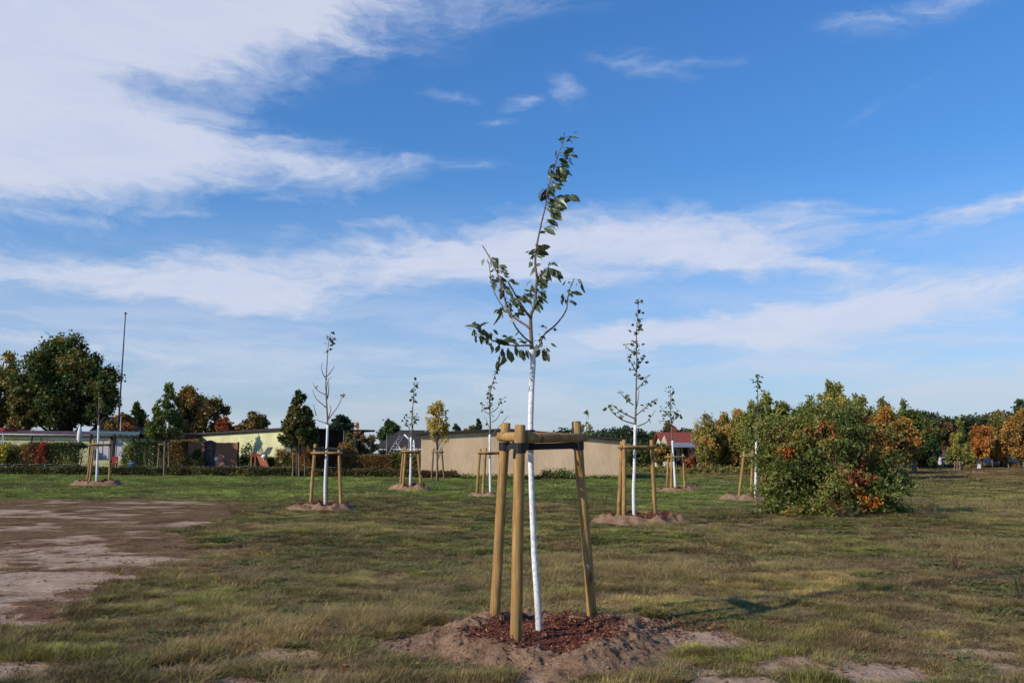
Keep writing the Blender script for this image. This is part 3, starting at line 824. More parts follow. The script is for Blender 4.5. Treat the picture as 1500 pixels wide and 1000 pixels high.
M_soil = soil_mat()

def mound(label, cx, cy, rx, ry, H, seed, res=(90, 40), mulch=.5, amp=1.0):
    nr, na_ = res[1], res[0]
    a = np.linspace(0, 2 * PI, na_, endpoint=False); rho = np.linspace(0, 1.0, nr) ** .8 * 1.12
    R_, A_ = np.meshgrid(rho, a, indexing='ij')
    edge = 1 + .48 * (fbm(np.cos(A_) * 2.0 + seed, np.sin(A_) * 2.0, 1, 3, seed) - .5)
    x = cx + np.cos(A_) * R_ * rx * edge; y = cy + np.sin(A_) * R_ * ry * edge
    prof = H * (sstep(1.06, .60, R_) - .55 * sstep(.62, .40, R_))
    lump = (fbm(x, y, .42, 3, seed + 1) - .5) * .15 + (fbm(x, y, .13, 4, seed + 2) - .5) * .13 + sstep(.55, .75, fbm(x, y, .055, 2, seed + 7)) * .018 + np.abs(fbm(x, y, .2, 3, seed + 5) - .5) * -.10
    z = height(x, y) + prof + lump * amp * sstep(1.08, .8, R_) * (H / .15) * (.45 + .55 * sstep(.35, .6, R_)) - .05 * sstep(1.0, 1.12, R_)
    V = np.stack([x, y, z], -1).reshape(-1, 3)
    i = np.arange(nr - 1)[:, None] * na_ + np.arange(na_)[None, :]; j = np.arange(nr - 1)[:, None] * na_ + (np.arange(na_)[None, :] + 1) % na_
    F = np.stack([i, i + na_, j + na_, j], -1).reshape(-1, 4)
    far_ = .13 if cy > 15 else 0.0
    mul = sstep(.60 + far_, .48 + far_, R_ + .25 * (fbm(x, y, .3, 3, seed + 3) - .5)) * mulch
    o = np_mesh('soil_mound', V, F, M_soil, smooth=True, loc=(cx, cy, gz(cx, cy)), attrs=dict(mulch=mul.ravel()))
    tag(o, label, 'soil mound', 'soil mounds around the young trees')
    MOUNDS.append((cx, cy, rx, ry))
    def zf(px_, py_):
        dd = (V[:, 0] - px_) ** 2 + (V[:, 1] - py_) ** 2
        return float(V[np.argmin(dd), 2])
    def za(X_, Y_):
        g = np.empty(len(X_))
        for k in range(0, len(X_), 400):
            d2 = (V[None, :, 0] - X_[k:k + 400, None]) ** 2 + (V[None, :, 1] - Y_[k:k + 400, None]) ** 2
            g[k:k + 400] = V[np.argmin(d2, 1), 2]
        return g
    return zf, za

def chips(name, label, cx, cy, rx, ry, za, n, seed, sc=1.0, spill=None):
    r = np.random.default_rng(seed)
    a = r.random(n) * 2 * PI; q = np.sqrt(r.random(n)) * (.55 + .12 * r.normal(size=n).clip(-1, 1.5))
    x = cx + np.cos(a) * q * rx; y = cy + np.sin(a) * q * ry; z = za(x, y)
    if spill:
        m = spill[4]; sx_ = spill[0] + r.normal(size=m) * spill[2]; sy_ = spill[1] + r.normal(size=m) * spill[3]
        x = np.concatenate([x, sx_]); y = np.concatenate([y, sy_]); z = np.concatenate([z, height(sx_, sy_) + .005]); n += m
    L = (.02 + .05 * r.random(n) ** 2) * sc; Wc = (.006 + .010 * r.random(n)) * sc; T = (.003 + .004 * r.random(n)) * sc
    th = r.random(n) * 2 * PI; pt = r.normal(0, .38, n); rl = r.normal(0, .6, n)
    d = np.stack([np.cos(th) * np.cos(pt), np.sin(th) * np.cos(pt), np.sin(pt)], 1)
    s0 = np.stack([-np.sin(th), np.cos(th), 0 * th], 1); up = np.cross(d, s0)
    s = s0 * np.cos(rl)[:, None] + up * np.sin(rl)[:, None]; up = np.cross(d, s)
    c0 = np.stack([x, y, z + .004 + .018 * r.random(n) * sc], 1)
    V = np.empty((n, 8, 3)); k = 0
    for i_ in (-1, 1):
        tp = 1.0 if i_ < 0 else .6
        for j_, k_ in ((-1, -1), (1, -1), (1, 1), (-1, 1)):
            V[:, k] = c0 + d * (i_ * L / 2)[:, None] + s * (j_ * Wc / 2 * tp)[:, None] + up * (k_ * T / 2)[:, None]; k += 1
    fq = np.array([(0, 3, 2, 1), (4, 5, 6, 7), (0, 1, 5, 4), (1, 2, 6, 5), (2, 3, 7, 6), (3, 0, 4, 7)])
    F = (np.arange(n)[:, None, None] * 8 + fq[None]).reshape(-1, 4)
    t = r.random((n, 1)); C = np.array(MULCH1)[None] * (1 - t) + np.array(MULCH2)[None] * t
    pale = r.random(n) < .06; C[pale] = np.array((.34, .17, .08)) * (.6 + .7 * r.random((pale.sum(), 1)))
    C = np.repeat(C, 8, 0)
    o = np_mesh(name, V.reshape(-1, 3), F, M_chip, col=C, loc=(cx, cy, gz(cx, cy)))
    return tag(o, label, 'mulch', kind='stuff')
m, e, out = new_mat('bark_chips'); principled(e, out, e.node('ShaderNodeAttribute', attribute_name='col').outputs['Color'], .8, .25); M_chip = m

def ribbon(mb, pts, h, th=.006):
    """flat band standing on edge along pts"""
    pts = [Vector(p) for p in pts]
    for a, b in zip(pts[:-1], pts[1:]):
        mb.bar(a, b, th, h)

def stake_frame(label, stakes, ground, rails, mat, rad=.043, rail_r=.036, trunk_pt=None, seed=0, n=12, group='stake frames around the young trees', tie=True, top_over=.10):
    """stakes: list of ((bx,by),(tx,ty),ztop)"""
    rr = random.Random(seed)
    cx = sum(s[0][0] for s in stakes) / len(stakes); cy = sum(s[0][1] for s in stakes) / len(stakes)
    root = empty('stake_frame', (cx, cy, gz(cx, cy)), label, 'tree stakes', group)
    tops = []; rads = []
    for s in stakes:
        (bx, by), (tx, ty), zt = s[:3]; r_ = s[3] if len(s) > 3 else rad * (.92 + .16 * rr.random())
        zb = ground(bx, by) - .12
        p0 = Vector((bx, by, zb)); p1 = Vector((tx, ty, zt)); k = 7
        d0 = (p1 - p0)
        path = [p0 + d0 * (i / k) + Vector((rr.gauss(0, .002), rr.gauss(0, .002), 0)) for i in range(k + 1)]; path[-1] = p1
        m = MB(); m.tube(path, [r_ * (1.04 - .06 * i / k) for i in range(k + 1)], n, wob=.025, bevel=.007, seed=seed + len(tops))
        m.build('stake', mat, root); tops.append((p0, p1)); rads.append(r_)
    def at_z(i, z):
        a, b = tops[i]; t = (z - a.z) / (b.z - a.z); return a + (b - a) * t
    C = Vector((sum(t[1].x for t in tops) / len(tops), sum(t[1].y for t in tops) / len(tops), 0))
    for (i, j, z, ext, side) in rails:
        a = at_z(i, z); b = at_z(j, z); d = (b - a).normalized(); nrm = d.cross(Vector((0, 0, 1)))
        if nrm.dot(Vector((C.x, C.y, 0)) - Vector((a.x, a.y, 0))) > 0: nrm = -nrm
        o = nrm * ((rads[i] + rail_r) * .86 * side)
        e0, e1 = ext if isinstance(ext, tuple) else (ext, ext)
        a = a + o - d * e0; b = b + o + d * e1
        m = MB(); m.tube([a, a + (b - a) * .33, a + (b - a) * .66, b], [rail_r * 1.03, rail_r, rail_r, rail_r * .96], n, wob=.03, bevel=.006, seed=seed + i * 7 + j)
        m.build('rail', mat, root)
    if trunk_pt is not None and tie:
        m = MB(); zt = trunk_pt[2]
        tp = Vector(trunk_pt)
        for i in range(len(tops)):
            a = at_z(i, zt)
            d = (tp - a); d.z = 0; d.normalize(); s_ = Vector((-d.y, d.x, 0))
            for k_ in range(10):
                t0 = 2 * PI * k_ / 10; t1 = 2 * PI * (k_ + 1) / 10; q = rads[i] + .004
                m.bar(a + Vector((math.cos(t0) * q, math.sin(t0) * q, 0)), a + Vector((math.cos(t1) * q, math.sin(t1) * q, 0)), .007, .06)
            for sg in (-1, 1):
                m.bar(a + s_ * rads[i] * .9 * sg + Vector((0, 0, 0)), tp + s_ * .035 * sg + Vector((0, 0, .02 * sg)), .006, .05)
        m.build('strap', M_strap, root)
    return root, at_z

def resample(pts, step):
    out = [Vector(pts[0])]
    for a, b in zip(pts[:-1], pts[1:]):
        a = Vector(a); b = Vector(b); k = max(1, int((b - a).length / step))
        for i in range(1, k + 1): out.append(a + (b - a) * (i / k))
    return out
def smooth(pts, it=2):
    for _ in range(it):
        n = [pts[0]]
        for a, b in zip(pts[:-1], pts[1:]): n += [a * .75 + b * .25, a * .25 + b * .75]
        n.append(pts[-1]); pts = n
    return pts

def big_leaves(name, items, parent, mat, pal, seed, width=.5):
    """items: (base, tip, width_factor); each leaf folded along its rib and curved"""
    rr = random.Random(seed); V = []; F = []; C = []
    prof = [(0, .0), (.18, .62), (.42, 1.0), (.68, .82), (.87, .42), (1.0, 0)]
    for b, t, wf in items:
        b = Vector(b); t = Vector(t); d = t - b; L = d.length
        if L < .004: continue
        d.normalize(); up = Vector((rr.gauss(0, .6), rr.gauss(-.3, .7), rr.gauss(.4, .5)))
        s = d.cross(up).normalized(); nr = s.cross(d); W_ = L * width * wf * (.8 + .4 * rr.random()); fold = .15 + .5 * rr.random(); curl = rr.gauss(.0, .14)
        c = pal[rr.randrange(len(pal))]; k = .75 + .5 * rr.random(); c = tuple(q * k for q in c); edge = rr.random() < .25
        base = len(V); idx = []
        for u_, w in prof:
            mid = b + d * (L * u_) - nr * (curl * L * 4 * u_ * (u_ - 1)) ; h = W_ / 2 * w * (1 + .12 * rr.gauss(0, 1))
            if w == 0: idx.append((len(V),)); V.append(mid); C.append(c)
            else:
                i0 = len(V)
                ec = (.16, .07, .03) if edge and rr.random() < .5 else c
                V += [mid - s * h + nr * h * fold, mid, mid + s * h + nr * h * fold]; C += [ec, c, ec]; idx.append((i0, i0 + 1, i0 + 2))
        for p, q in zip(idx[:-1], idx[1:]):
            if len(p) == 1: F += [(p[0], q[0], q[1]), (p[0], q[1], q[2])]
            elif len(q) == 1: F += [(p[0], q[0], p[1]), (p[1], q[0], p[2])]
            else: F += [(p[0], q[0], q[1], p[1]), (p[1], q[1], q[2], p[2])]
    me = bpy.data.meshes.new(name); L0 = ORI[parent.name]
    me.from_pydata([(v.x - L0.x, v.y - L0.y, v.z - L0.z) for v in V], [], F)
    a = me.color_attributes.new('col', 'FLOAT_COLOR', 'POINT')
    c4 = np.ones((len(V), 4), np.float32); c4[:, :3] = np.array(C); a.data.foreach_set('color', c4.ravel())
    me.materials.append(mat); me.polygons.foreach_set('use_smooth', [True] * len(F)); me.update()
    return link_mesh(name, me, parent)

PLUM = [(.036, .055, .020), (.045, .072, .024), (.065, .095, .032), (.030, .042, .02), (.08, .11, .03), (.05, .06, .032)]

def young_tree(label, trunk_px, Y, base_z, white_n, branches, leafspec, r0=.032, seed=1, pal=PLUM, leaf=.07, n=8):
    """trunk_px: pixel path from the ground up; the first white_n points are lime washed"""
    rr = random.Random(seed)
    pts = [P(x, y, Y) for x, y in trunk_px]
    pts[0].z = base_z - .06
    root = empty('young_tree', (pts[0].x, Y, base_z), label, 'young tree', 'newly planted fruit trees with white trunks')
    W_ = pts[:white_n]; m = MB()
    nT = len(pts)
    rad = [r0 * (1.12 - .35 * min(1, i / max(1, white_n - 1))) for i in range(white_n)]
    rad[-1] *= 1.12
    sm = resample(smooth(W_, 1), .12); k = len(sm)
    m.tube(sm, [r0 * (1.15 - .38 * i / (k - 1)) * (1.0 + (.16 if i > k - 3 else 0)) for i in range(k)], n + 2, wob=.05, seed=seed)
    m.build('lime_washed_trunk', M_lime, root)
    up = [pts[white_n - 1] - Vector((0, 0, .02))] + pts[white_n:]
    dy = [0.0] * len(up)
    up = smooth(up, 1); kk = len(up)
    m = MB(); m.tube(up, [r0 * .72 * (1 - .86 * (i / (kk - 1)) ** .8) + .0022 * Y / 25 for i in range(kk)], n, wob=.15, seed=seed + 1)
    m.build('leader', M_twig, root)
    segs = [(up, 'L')]
    for bi, bpx in enumerate(branches):
        dep = bpx[0] if not isinstance(bpx[0], tuple) else rr.uniform(-.25, .25)
        q = [c for c in bpx if isinstance(c, tuple)]
        bp = [P(x, y, Y + dep * (i / (len(q) - 1))) for i, (x, y) in enumerate(q)]
        bp = smooth(bp, 1); kb = len(bp)
        m = MB(); m.tube(bp, [r0 * .36 * (1 - .75 * i / (kb - 1)) + .0016 * Y / 25 for i in range(kb)], 6, wob=.15, seed=seed + bi)
        m.build('branch', M_twig, root); segs.append((bp, 'B%d' % bi))
    items = []
    for (si, t0, t1, cnt, spread) in leafspec:
        pth = segs[si][0]; cum = [0]
        for a, b in zip(pth[:-1], pth[1:]): cum.append(cum[-1] + (b - a).length)
        for _ in range(cnt):
            t = (t0 + (t1 - t0) * rr.random()) * cum[-1]; i = 0
            while i < len(pth) - 2 and cum[i + 1] < t: i += 1
            p = pth[i] + (pth[i + 1] - pth[i]) * ((t - cum[i]) / max(1e-6, cum[i + 1] - cum[i]))
            d = Vector((rr.gauss(.25, 1), rr.gauss(0, 1), rr.gauss(-.25, .6))).normalized(); o = d * abs(rr.gauss(0, spread))
            items.append((p + o, p + o + d * leaf * (.6 + .8 * rr.random()), 1.15))
    if items: big_leaves('leaves', items, root, M_plum, pal, seed, .62)
    return root, segs
# ------------------------------------------------------------------ the near tree
zf, za = mound('low mound of rough bare soil around the nearest white trunk, filled with red mulch', .27, 7.6, 1.14, 1.2, .12, 3, res=(420, 150), mulch=.9, amp=1.05)
za_main = za
chips('bark_mulch', 'reddish brown bark chips inside the soil mound of the nearest tree', .30, 7.62, 1.05, 1.1, za, 5200, 5, spill=(1.75, 8.3, .5, .18, 420))
trunk = [(790, 915), (787, 870), (783, 820), (780.5, 765), (778.5, 710), (777.5, 660), (777, 630), (778, 590), (779, 560), (781, 535), (780.5, 522), (779, 512)]
Y0 = 7.75
root = empty('young_tree', P(790, 915, Y0), 'tall young fruit tree with lime washed trunk and wind-bent leafy top, nearest to the camera', 'young tree', 'newly planted fruit trees with white trunks')
TP = [P(x, y, Y0) for x, y in trunk]; TP[0].z -= .05
sm_ = resample(smooth(TP, 2), .035); k = len(sm_)
def trad(i):
    t = i / (k - 1); r_ = .0315 - .006 * min(1, t * 3) - .001 * t
    d_ = t - .965; r_ += .013 * math.exp(-(d_ / .035) ** 2)
    return r_
m = MB(); m.tube(sm_, [trad(i) for i in range(k)], 16, wob=.02, seed=4); m.build('lime_washed_trunk', M_lime, root)
def z1(x, y): return (670 + x / 4.1667, 180 + y / 4.1667)
def z2(x, y): return (670 + x / 5, 340 + y / 5)
skel = []
def limb(px_, r0_, r1_, dep=0.0, d0=0.0, nm='branch'):
    n_ = len(px_); pts_ = [P(x, y, Y0 + d0 + dep * i / (n_ - 1)) for i, (x, y) in enumerate(px_)]
    pts_ = smooth(pts_, 2); pts_ = resample(pts_, .03); kk = len(pts_)
    m = MB(); m.tube(pts_, [r0_ + (r1_ - r0_) * (i / (kk - 1)) ** .8 for i in range(kk)], 9, wob=.22, seed=len(skel))
    rr = random.Random(len(skel))
    for i in range(2, kk - 1, 2):      # buds and spurs
        d_ = (pts_[i + 1] - pts_[i - 1]).normalized(); s_ = d_.cross(Vector((rr.gauss(0, 1), rr.gauss(0, 1), rr.gauss(0, 1)))).normalized()
        L_ = .008 + .014 * rr.random() ** 2
        m.tube([pts_[i], pts_[i] + (s_ + d_ * .8) * L_], [.0045, .0015], 5)
    m.build(nm, M_twig2, root); skel.append(pts_)
M_twig2 = rough_mat('plum_bark', (.16, .115, .085), .45, 40, .7, .25, .003)
limb([z2(545, 865), z2(542, 780), z2(537, 700), z2(536, 620), z2(545, 585), z2(568, 545), z2(574, 430), z2(586, 330), z2(570, 260), z2(571, 180), z2(580, 110), z2(590, 50), z1(515, 600), z1(545, 480), z1(545, 430), z1(575, 330), z1(600, 240), z1(625, 170), z1(652, 110), z1(653, 55)], .020, .0022, .1, 0, 'leader')
limb([z2(537, 625), z2(505, 590), z2(480, 550), z2(430, 470), z2(388, 392), z2(370, 365)], .014, .005, -.25)
limb([z2(530, 705), z2(500, 680), z2(450, 650), z2(375, 595), z2(350, 510), z2(335, 430), z2(305, 330), z2(270, 250), z2(240, 190), z2(183, 98)], .012, .0045, .2)
limb([z2(378, 598), z2(340, 555), z2(300, 500), z2(265, 430), z2(250, 385), z2(240, 300), z2(232, 235)], .007, .003, .25, .08)
limb([z2(530, 800), z2(505, 785), z2(470, 750), z2(425, 695), z2(400, 640), z2(378, 605)], .010, .005, -.3)
limb([z2(540, 830), z2(500, 830), z2(420, 832), z2(360, 825), z2(300, 810), z2(250, 790), z2(205, 758), z2(150, 710), z2(120, 690), z2(68, 686)], .009, .0025, -.35)
limb([z2(552, 850), z2(590, 848), z2(605, 825), z2(625, 760), z2(660, 725), z2(705, 695), z2(765, 625), z2(800, 570), z2(806, 520), z2(812, 450), z2(830, 395), z2(852, 345)], .012, .004, .2)
limb([z2(560, 560), z2(530, 520), z2(505, 480), z2(490, 450)], .005, .002, .15)
limb([z2(585, 330), z2(620, 315), z2(655, 275), z2(675, 235)], .005, .002, -.12)
limb([z2(325, 850), z2(308, 900), z2(300, 940), z2(288, 985)], .002, .0012, 0, -.2)
limb([z1(548, 440), z1(600, 455), z1(650, 455), z1(690, 450)], .003, .0015, -.1, .05)
limb([z1(575, 330), z1(610, 320), z1(650, 330)], .003, .0015, .1, .05)
LZ1 = [(650,95,610,105),(640,100,655,85),(695,85,750,95),(680,100,705,128),(660,150,690,160),(650,190,675,160),(680,170,698,182),(640,205,680,215),(680,210,700,238),(620,220,680,250),(600,215,598,185),(635,255,690,265),(640,265,700,300),(600,255,560,270),(570,280,560,320),(590,270,630,300),(600,300,640,330),(570,330,600,360),(580,350,620,380),(600,370,660,385),(620,330,685,355),(590,380,640,405),(560,310,590,340),(640,290,680,318),(550,375,575,410),(540,400,505,485),(530,440,510,490),(555,400,600,440),(560,430,610,470),(600,450,650,460),(640,455,690,440),(680,445,735,480),(590,470,630,490),(560,480,620,500),(600,490,665,525),(570,500,620,530),(555,520,595,560),(560,510,590,540),(590,535,640,565),(535,590,605,600),(530,640,600,680),(500,675,535,675),(490,760,575,755),(490,775,530,780),(480,770,440,790),(440,780,412,795),(470,800,440,835),(490,795,510,800),(460,850,432,885),(480,865,515,862),(560,850,570,870),(565,885,620,945),(555,880,530,930),(530,900,570,940),(500,920,530,940),(500,950,545,975)]
LZ2 = [(220,195,235,240),(245,200,290,210),(260,190,300,235),(305,240,370,270),(300,275,330,300),(335,295,385,308),(235,290,270,270),(250,310,270,345),(260,345,290,370),(255,370,265,420),(280,330,330,360),(320,340,370,370),(370,360,415,368),(340,400,385,435),(310,370,330,420),(300,420,330,470),(350,520,385,560),(380,490,420,520),(400,500,440,520),(380,540,415,585),(330,550,280,600),(320,560,330,595),(420,600,470,595),(400,625,440,628),(440,460,480,500),(460,470,510,490),(490,450,530,480),(500,430,550,415),(470,510,500,530),(420,540,450,560),(440,570,470,590),(620,345,655,370),(620,400,660,415),(600,440,645,465),(620,460,655,480),(630,500,675,520),(590,470,600,530),(560,490,610,540),(600,380,630,400),(580,360,620,390),(540,390,570,420),(550,430,590,450),(530,460,560,490),(600,300,610,330),(680,265,740,335),(640,290,690,330),(670,240,680,225),(835,440,925,460),(880,350,900,385),(815,360,820,380),(780,440,800,445),(770,465,780,510),(790,490,800,530),(825,465,855,470),(820,515,870,550),(830,500,850,530),(610,690,640,695),(700,715,725,705),(600,770,640,760),(600,780,620,800),(625,850,650,905),(650,845,685,880),(600,850,595,915),(500,870,520,920),(480,860,490,920),(440,860,440,920),(420,840,420,900),(455,870,470,920),(370,845,385,950),(335,850,320,920),(300,830,270,870),(250,810,245,860),(355,790,430,800),(370,770,420,765),(275,770,340,785),(450,800,495,800),(245,730,250,775),(180,715,210,760),(150,745,165,790),(155,760,200,815),(200,790,230,795),(130,700,145,670),(65,685,120,690),(120,710,130,740),(160,690,185,685),(300,930,290,980),(140,720,170,745),(350,400,330,440)]
rr = random.Random(9); items = []; stems = MB()
allp = [p for s in skel for p in s]
def proj(p):
    t = (p.y * CP + (p.z - CAM_Z) * SP); return (750 + FPX * p.x / t, 500 - FPX * ((p.z - CAM_Z) * CP - p.y * SP) / t)
allq = [proj(p) for p in allp]
for conv, lst in ((z1, LZ1), (z2, LZ2)):
    for (a, b, c, d_) in lst:
        p0 = conv(a, b); p1 = conv(c, d_)
        j = min(range(len(allq)), key=lambda i: (allq[i][0] - p0[0]) ** 2 + (allq[i][1] - p0[1]) ** 2)
        yb = allp[j].y + rr.uniform(-.03, .03); B_ = P(p0[0], p0[1], yb); ln = math.hypot(p1[0] - p0[0], p1[1] - p0[1]) / FPX * yb
        T_ = P(p1[0], p1[1], yb + rr.gauss(0, .4) * ln)
        cnt_w = 1.0 if ln > .05 else 1.5
        T_ = B_ + (T_ - B_) * .94
        items.append((B_, T_, cnt_w))
        stems.tube([allp[j], (allp[j] + B_) / 2 + Vector((0, 0, .004)), B_], [.0016, .0013, .001], 4, cap=False)
        for _k in range(rr.choice((1, 2, 2, 3, 4)) if p0[1] < 420 or p0[0] < 800 else 1):      # neighbours behind it
            o = Vector((rr.gauss(0, .018), rr.uniform(-.05, .05), rr.gauss(0, .02)))
            items.append((B_ + o, T_ + o * 1.5 + Vector((rr.gauss(0, .02), rr.gauss(0, .02), rr.gauss(-.01, .02))), 1.0))
lv = big_leaves('leaves', items, root, M_plum, PLUM + [(.07, .10, .04), (.10, .13, .03)], 3, .43)
sk = stems.build('leaf_stalks', M_twig2, root); sk['kind'] = 'stuff'

# its three stakes, rails and strap
def B3(px, py, Y): p = P(px, py, Y); return (p.x, p.y)
def T3(px, py, Y): p = P(px, py, Y); return (p.x, p.y), p.z
fb, lb, rb = B3(755, 921, 7.3), B3(724, 899, 8.15), B3(869, 904, 8.15)
(ft, fz), (lt, lz), (rt, rz_) = T3(762, 622, 7.35), T3(741, 619, 8.05), T3(844, 617, 8.0)
ms = 'peeled wooden stakes with round rails and black strap around the nearest young tree'
fr, at_z = stake_frame(ms, [(fb, ft, fz, .0475), (lb, lt, lz, .0455), (rb, rt, rz_, .0445)], zf, [], M_stake, n=20, seed=2)
def rail(a, b, r0_, r1_, seed):
    m = MB(); a = Vector(a); b = Vector(b); m.tube([a, a + (b - a) * .3, a + (b - a) * .65, b], [r0_, r0_ * .98, (r0_ + r1_) / 2, r1_], 20, wob=.02, bevel=.009, seed=seed); m.build('rail', M_stake, fr)
rail(P(770, 641, 7.40), P(858, 640.5, 7.93), .047, .036, 1)
rail(P(733, 639.5, 7.93), P(768, 640, 7.45), .044, .044, 2)
rail(P(728, 639, 8.17), P(852, 641, 8.13), .040, .040, 3)
m = MB()
def wrap(c, r_, h, th=.006, n_=14):
    for k_ in range(n_):
        t0 = 2 * PI * k_ / n_; t1 = 2 * PI * (k_ + 1) / n_
        m.bar(c + Vector((math.cos(t0) * r_, math.sin(t0) * r_, 0)), c + Vector((math.cos(t1) * r_, math.sin(t1) * r_, 0)), th, h)
zs = P(762, 655, 7.33).z
cF = at_z(0, zs - .005); cL = at_z(1, zs + .015); cR = at_z(2, zs + .02)
wrap(cF, .052, .085); wrap(cL, .051, .075); wrap(cR, .05, .075)
tk = P(777.5, 654, Y0)
for a, b, h in ((cL + Vector((.05, -.03, .0)), cF + Vector((-.045, .035, .03)), .05), (cL + Vector((.02, -.05, -.02)), cF + Vector((-.05, 0, .03)), .05),
                (cF + Vector((.05, .01, .005)), tk + Vector((-.02, -.045, .0)), .06), (tk + Vector((-.025, -.043, .002)), tk + Vector((.035, -.04, .0)), .062), (tk + Vector((.03, -.043, .0)), cR + Vector((-.02, -.05, .0)), .058),
                (cL + Vector((.045, .0, .0)), tk + Vector((-.03, .03, .01)), .05), (tk + Vector((.03, .03, .0)), cR + Vector((-.04, .0, .01)), .05)):
    m.bar(a, b, .007, h)
wrap(P(777.5, 631, Y0), .034, .02)
m.bar(cF + Vector((-.04, -.035, -.02)), cF + Vector((-.045, -.03, -.09)), .03, .006)
m.build('strap', M_strap, fr)
m = MB()
pm = at_z(2, P(861, 827, 8.12).z); m.prism([pm + Vector((-.022, -.047, .012)), pm + Vector((-.005, -.049, .014)), pm + Vector((.006, -.049, -.008)), pm + Vector((.0, -.049, -.03)), pm + Vector((-.012, -.048, -.008))], (0, .006, 0))
m.build('paint_splash', M_lime, fr)

# ------------------------------------------------------------------ the farther young trees
def frame_px(label, sts, zf_, Y, mat=None, hi=.0, rails=None, tie=None, seed=0, rad=.042, group='stake frames around the young trees', rz=.14):
    """sts: (bottom px, bottom py, Ybottom, top px, top py, Ytop)"""
    L_ = []
    for (bx, by, yb, tx, ty, yt) in sts:
        b = P(bx, by, yb); t = P(tx, ty, yt); L_.append(((b.x, b.y), (t.x, t.y), t.z))
    zr = min(s[2] for s in L_) - rz
    R_ = rails if rails is not None else [(0, 1, zr, .06, 1), (1, 2, zr, .06, 1), (2, 0, zr, .06, 1)]
    R_ = [(r_[0], r_[1], zr if r_[2] is None else r_[2], r_[3], r_[4]) for r_ in R_]
    return stake_frame(label, L_, zf_, R_, mat or M_stake, rad=rad, trunk_pt=tie, seed=seed, n=10, group=group)

def base(px, py, Y): p = P(px, py, Y); return p
# 1: left of the near tree, almost bare
Y = 25.0; p = P(476, 741, Y); zf1, za1 = mound('dark soil mound in the left middle ground under the nearly bare tree', p.x, Y, 1.02, 1.0, max(.10, p.z - gz(p.x, Y) + .10), 21, mulch=.75)
young_tree('nearly bare young tree with white trunk and purple leaf tuft on top', [(476.5, 741), (476, 715), (477, 685), (479, 650), (480, 622), (479.5, 608), (478, 585), (477, 560), (479, 535), (480, 510), (484, 488)], Y, p.z, 5,
    [[(480, 615), (487, 606), (496, 594), (500, 584), (502, 577)], [(478, 597), (470, 590), (462, 583), (458, 571)], [(479, 585), (478, 570), (481, 555), (486, 552)], [(480, 583), (482, 568), (481, 558)], [(479, 556), (473, 548), (471, 541), (472, 531)], [(479, 551), (486, 543), (490, 535)], [(480, 620), (469, 617), (463, 614)], [(479, 579), (466, 573), (460, 565), (459, 560)], [(481, 612), (485, 600), (484, 593)], [(463, 608), (461, 600), (459, 592)]],
    [(0, .80, 1.0, 22, .05), (1, .93, 1.0, 5, .04), (8, .5, .9, 1, .02)], r0=.066 / 1.6, seed=31, pal=[(.07, .03, .035), (.06, .035, .03), (.04, .045, .03), (.09, .04, .03)], leaf=.10)
frame_px('two visible stakes with crossbar around the nearly bare tree left of the centre', [(454.5, 741, 24.8, 462, 650, 24.95), (499.5, 740, 24.8, 496.5, 656, 24.95), (478, 736, 26.0, 479, 655, 25.6)], zf1, Y, tie=tuple(P(479, 657, Y)), seed=41, rad=.05)
# 2: right of the near tree
Y = 20.6; p = P(929, 760, Y); zf2, za2 = mound('wide soil mound right of the nearest tree under the slender leafy tree', p.x + .15, Y, 1.12, 1.05, max(.10, p.z - gz(p.x, Y) + .12), 22, mulch=.8)
young_tree('slender leafy young tree with white trunk, right of the nearest tree', [(929.5, 760), (928.5, 745), (928, 715), (929.5, 680), (930, 650), (930.5, 622), (931, 612), (931.5, 593), (932, 564), (933, 528), (931.8, 492), (934.5, 456), (935, 439)], Y, p.z, 6,
    [[(930.5, 621), (913, 616), (904, 610), (896, 603), (890, 594)], [(930, 613), (913, 605), (903, 598), (896, 592)], [(932, 608), (944, 598), (955, 589), (964, 583)], [(934, 624), (947, 619), (953, 611), (960, 601)], [(928, 593), (918, 586), (911, 578), (907, 571)], [(930, 520), (921, 511), (914, 503)], [(932, 545), (925, 532), (919, 518)], [(933, 570), (942, 560), (950, 550)], [(933, 535), (941, 528), (946, 520)], [(931.5, 600), (935, 585), (936, 570)]],
    [(0, .35, .75, 38, .09), (0, .62, 1.0, 30, .05), (0, .95, 1.0, 6, .04), (1, .3, 1, 6, .03), (2, .2, 1, 9, .03), (3, .2, 1, 12, .03), (4, .4, 1, 4, .03), (5, .2, 1, 9, .04), (6, .3, 1, 8, .04), (7, .3, 1, 7, .04), (8, .3, 1, 8, .04), (9, .3, 1, 5, .04)], r0=.040, seed=32, leaf=.10)
frame_px('wooden stakes with crossbars around the slender tree right of the centre', [(914, 763, 20.2, 914.5, 644, 20.35), (906, 759, 21.0, 911.5, 646, 20.8), (960, 761, 20.7, 954.5, 644, 20.65)], zf2, Y, tie=tuple(P(930, 655, Y)), seed=42, rad=.05)
chips('bark_mulch', 'reddish bark chips on the soil mound right of the nearest tree', p.x + .15, Y, 1.0, 1.0, za2, 700, 6, 2.0)
chips('bark_mulch', 'reddish bark chips on the soil mound under the nearly bare tree', P(476, 741, 25.0).x - .2, 25.0, 1.0, 1.0, za1, 500, 7, 2.2)
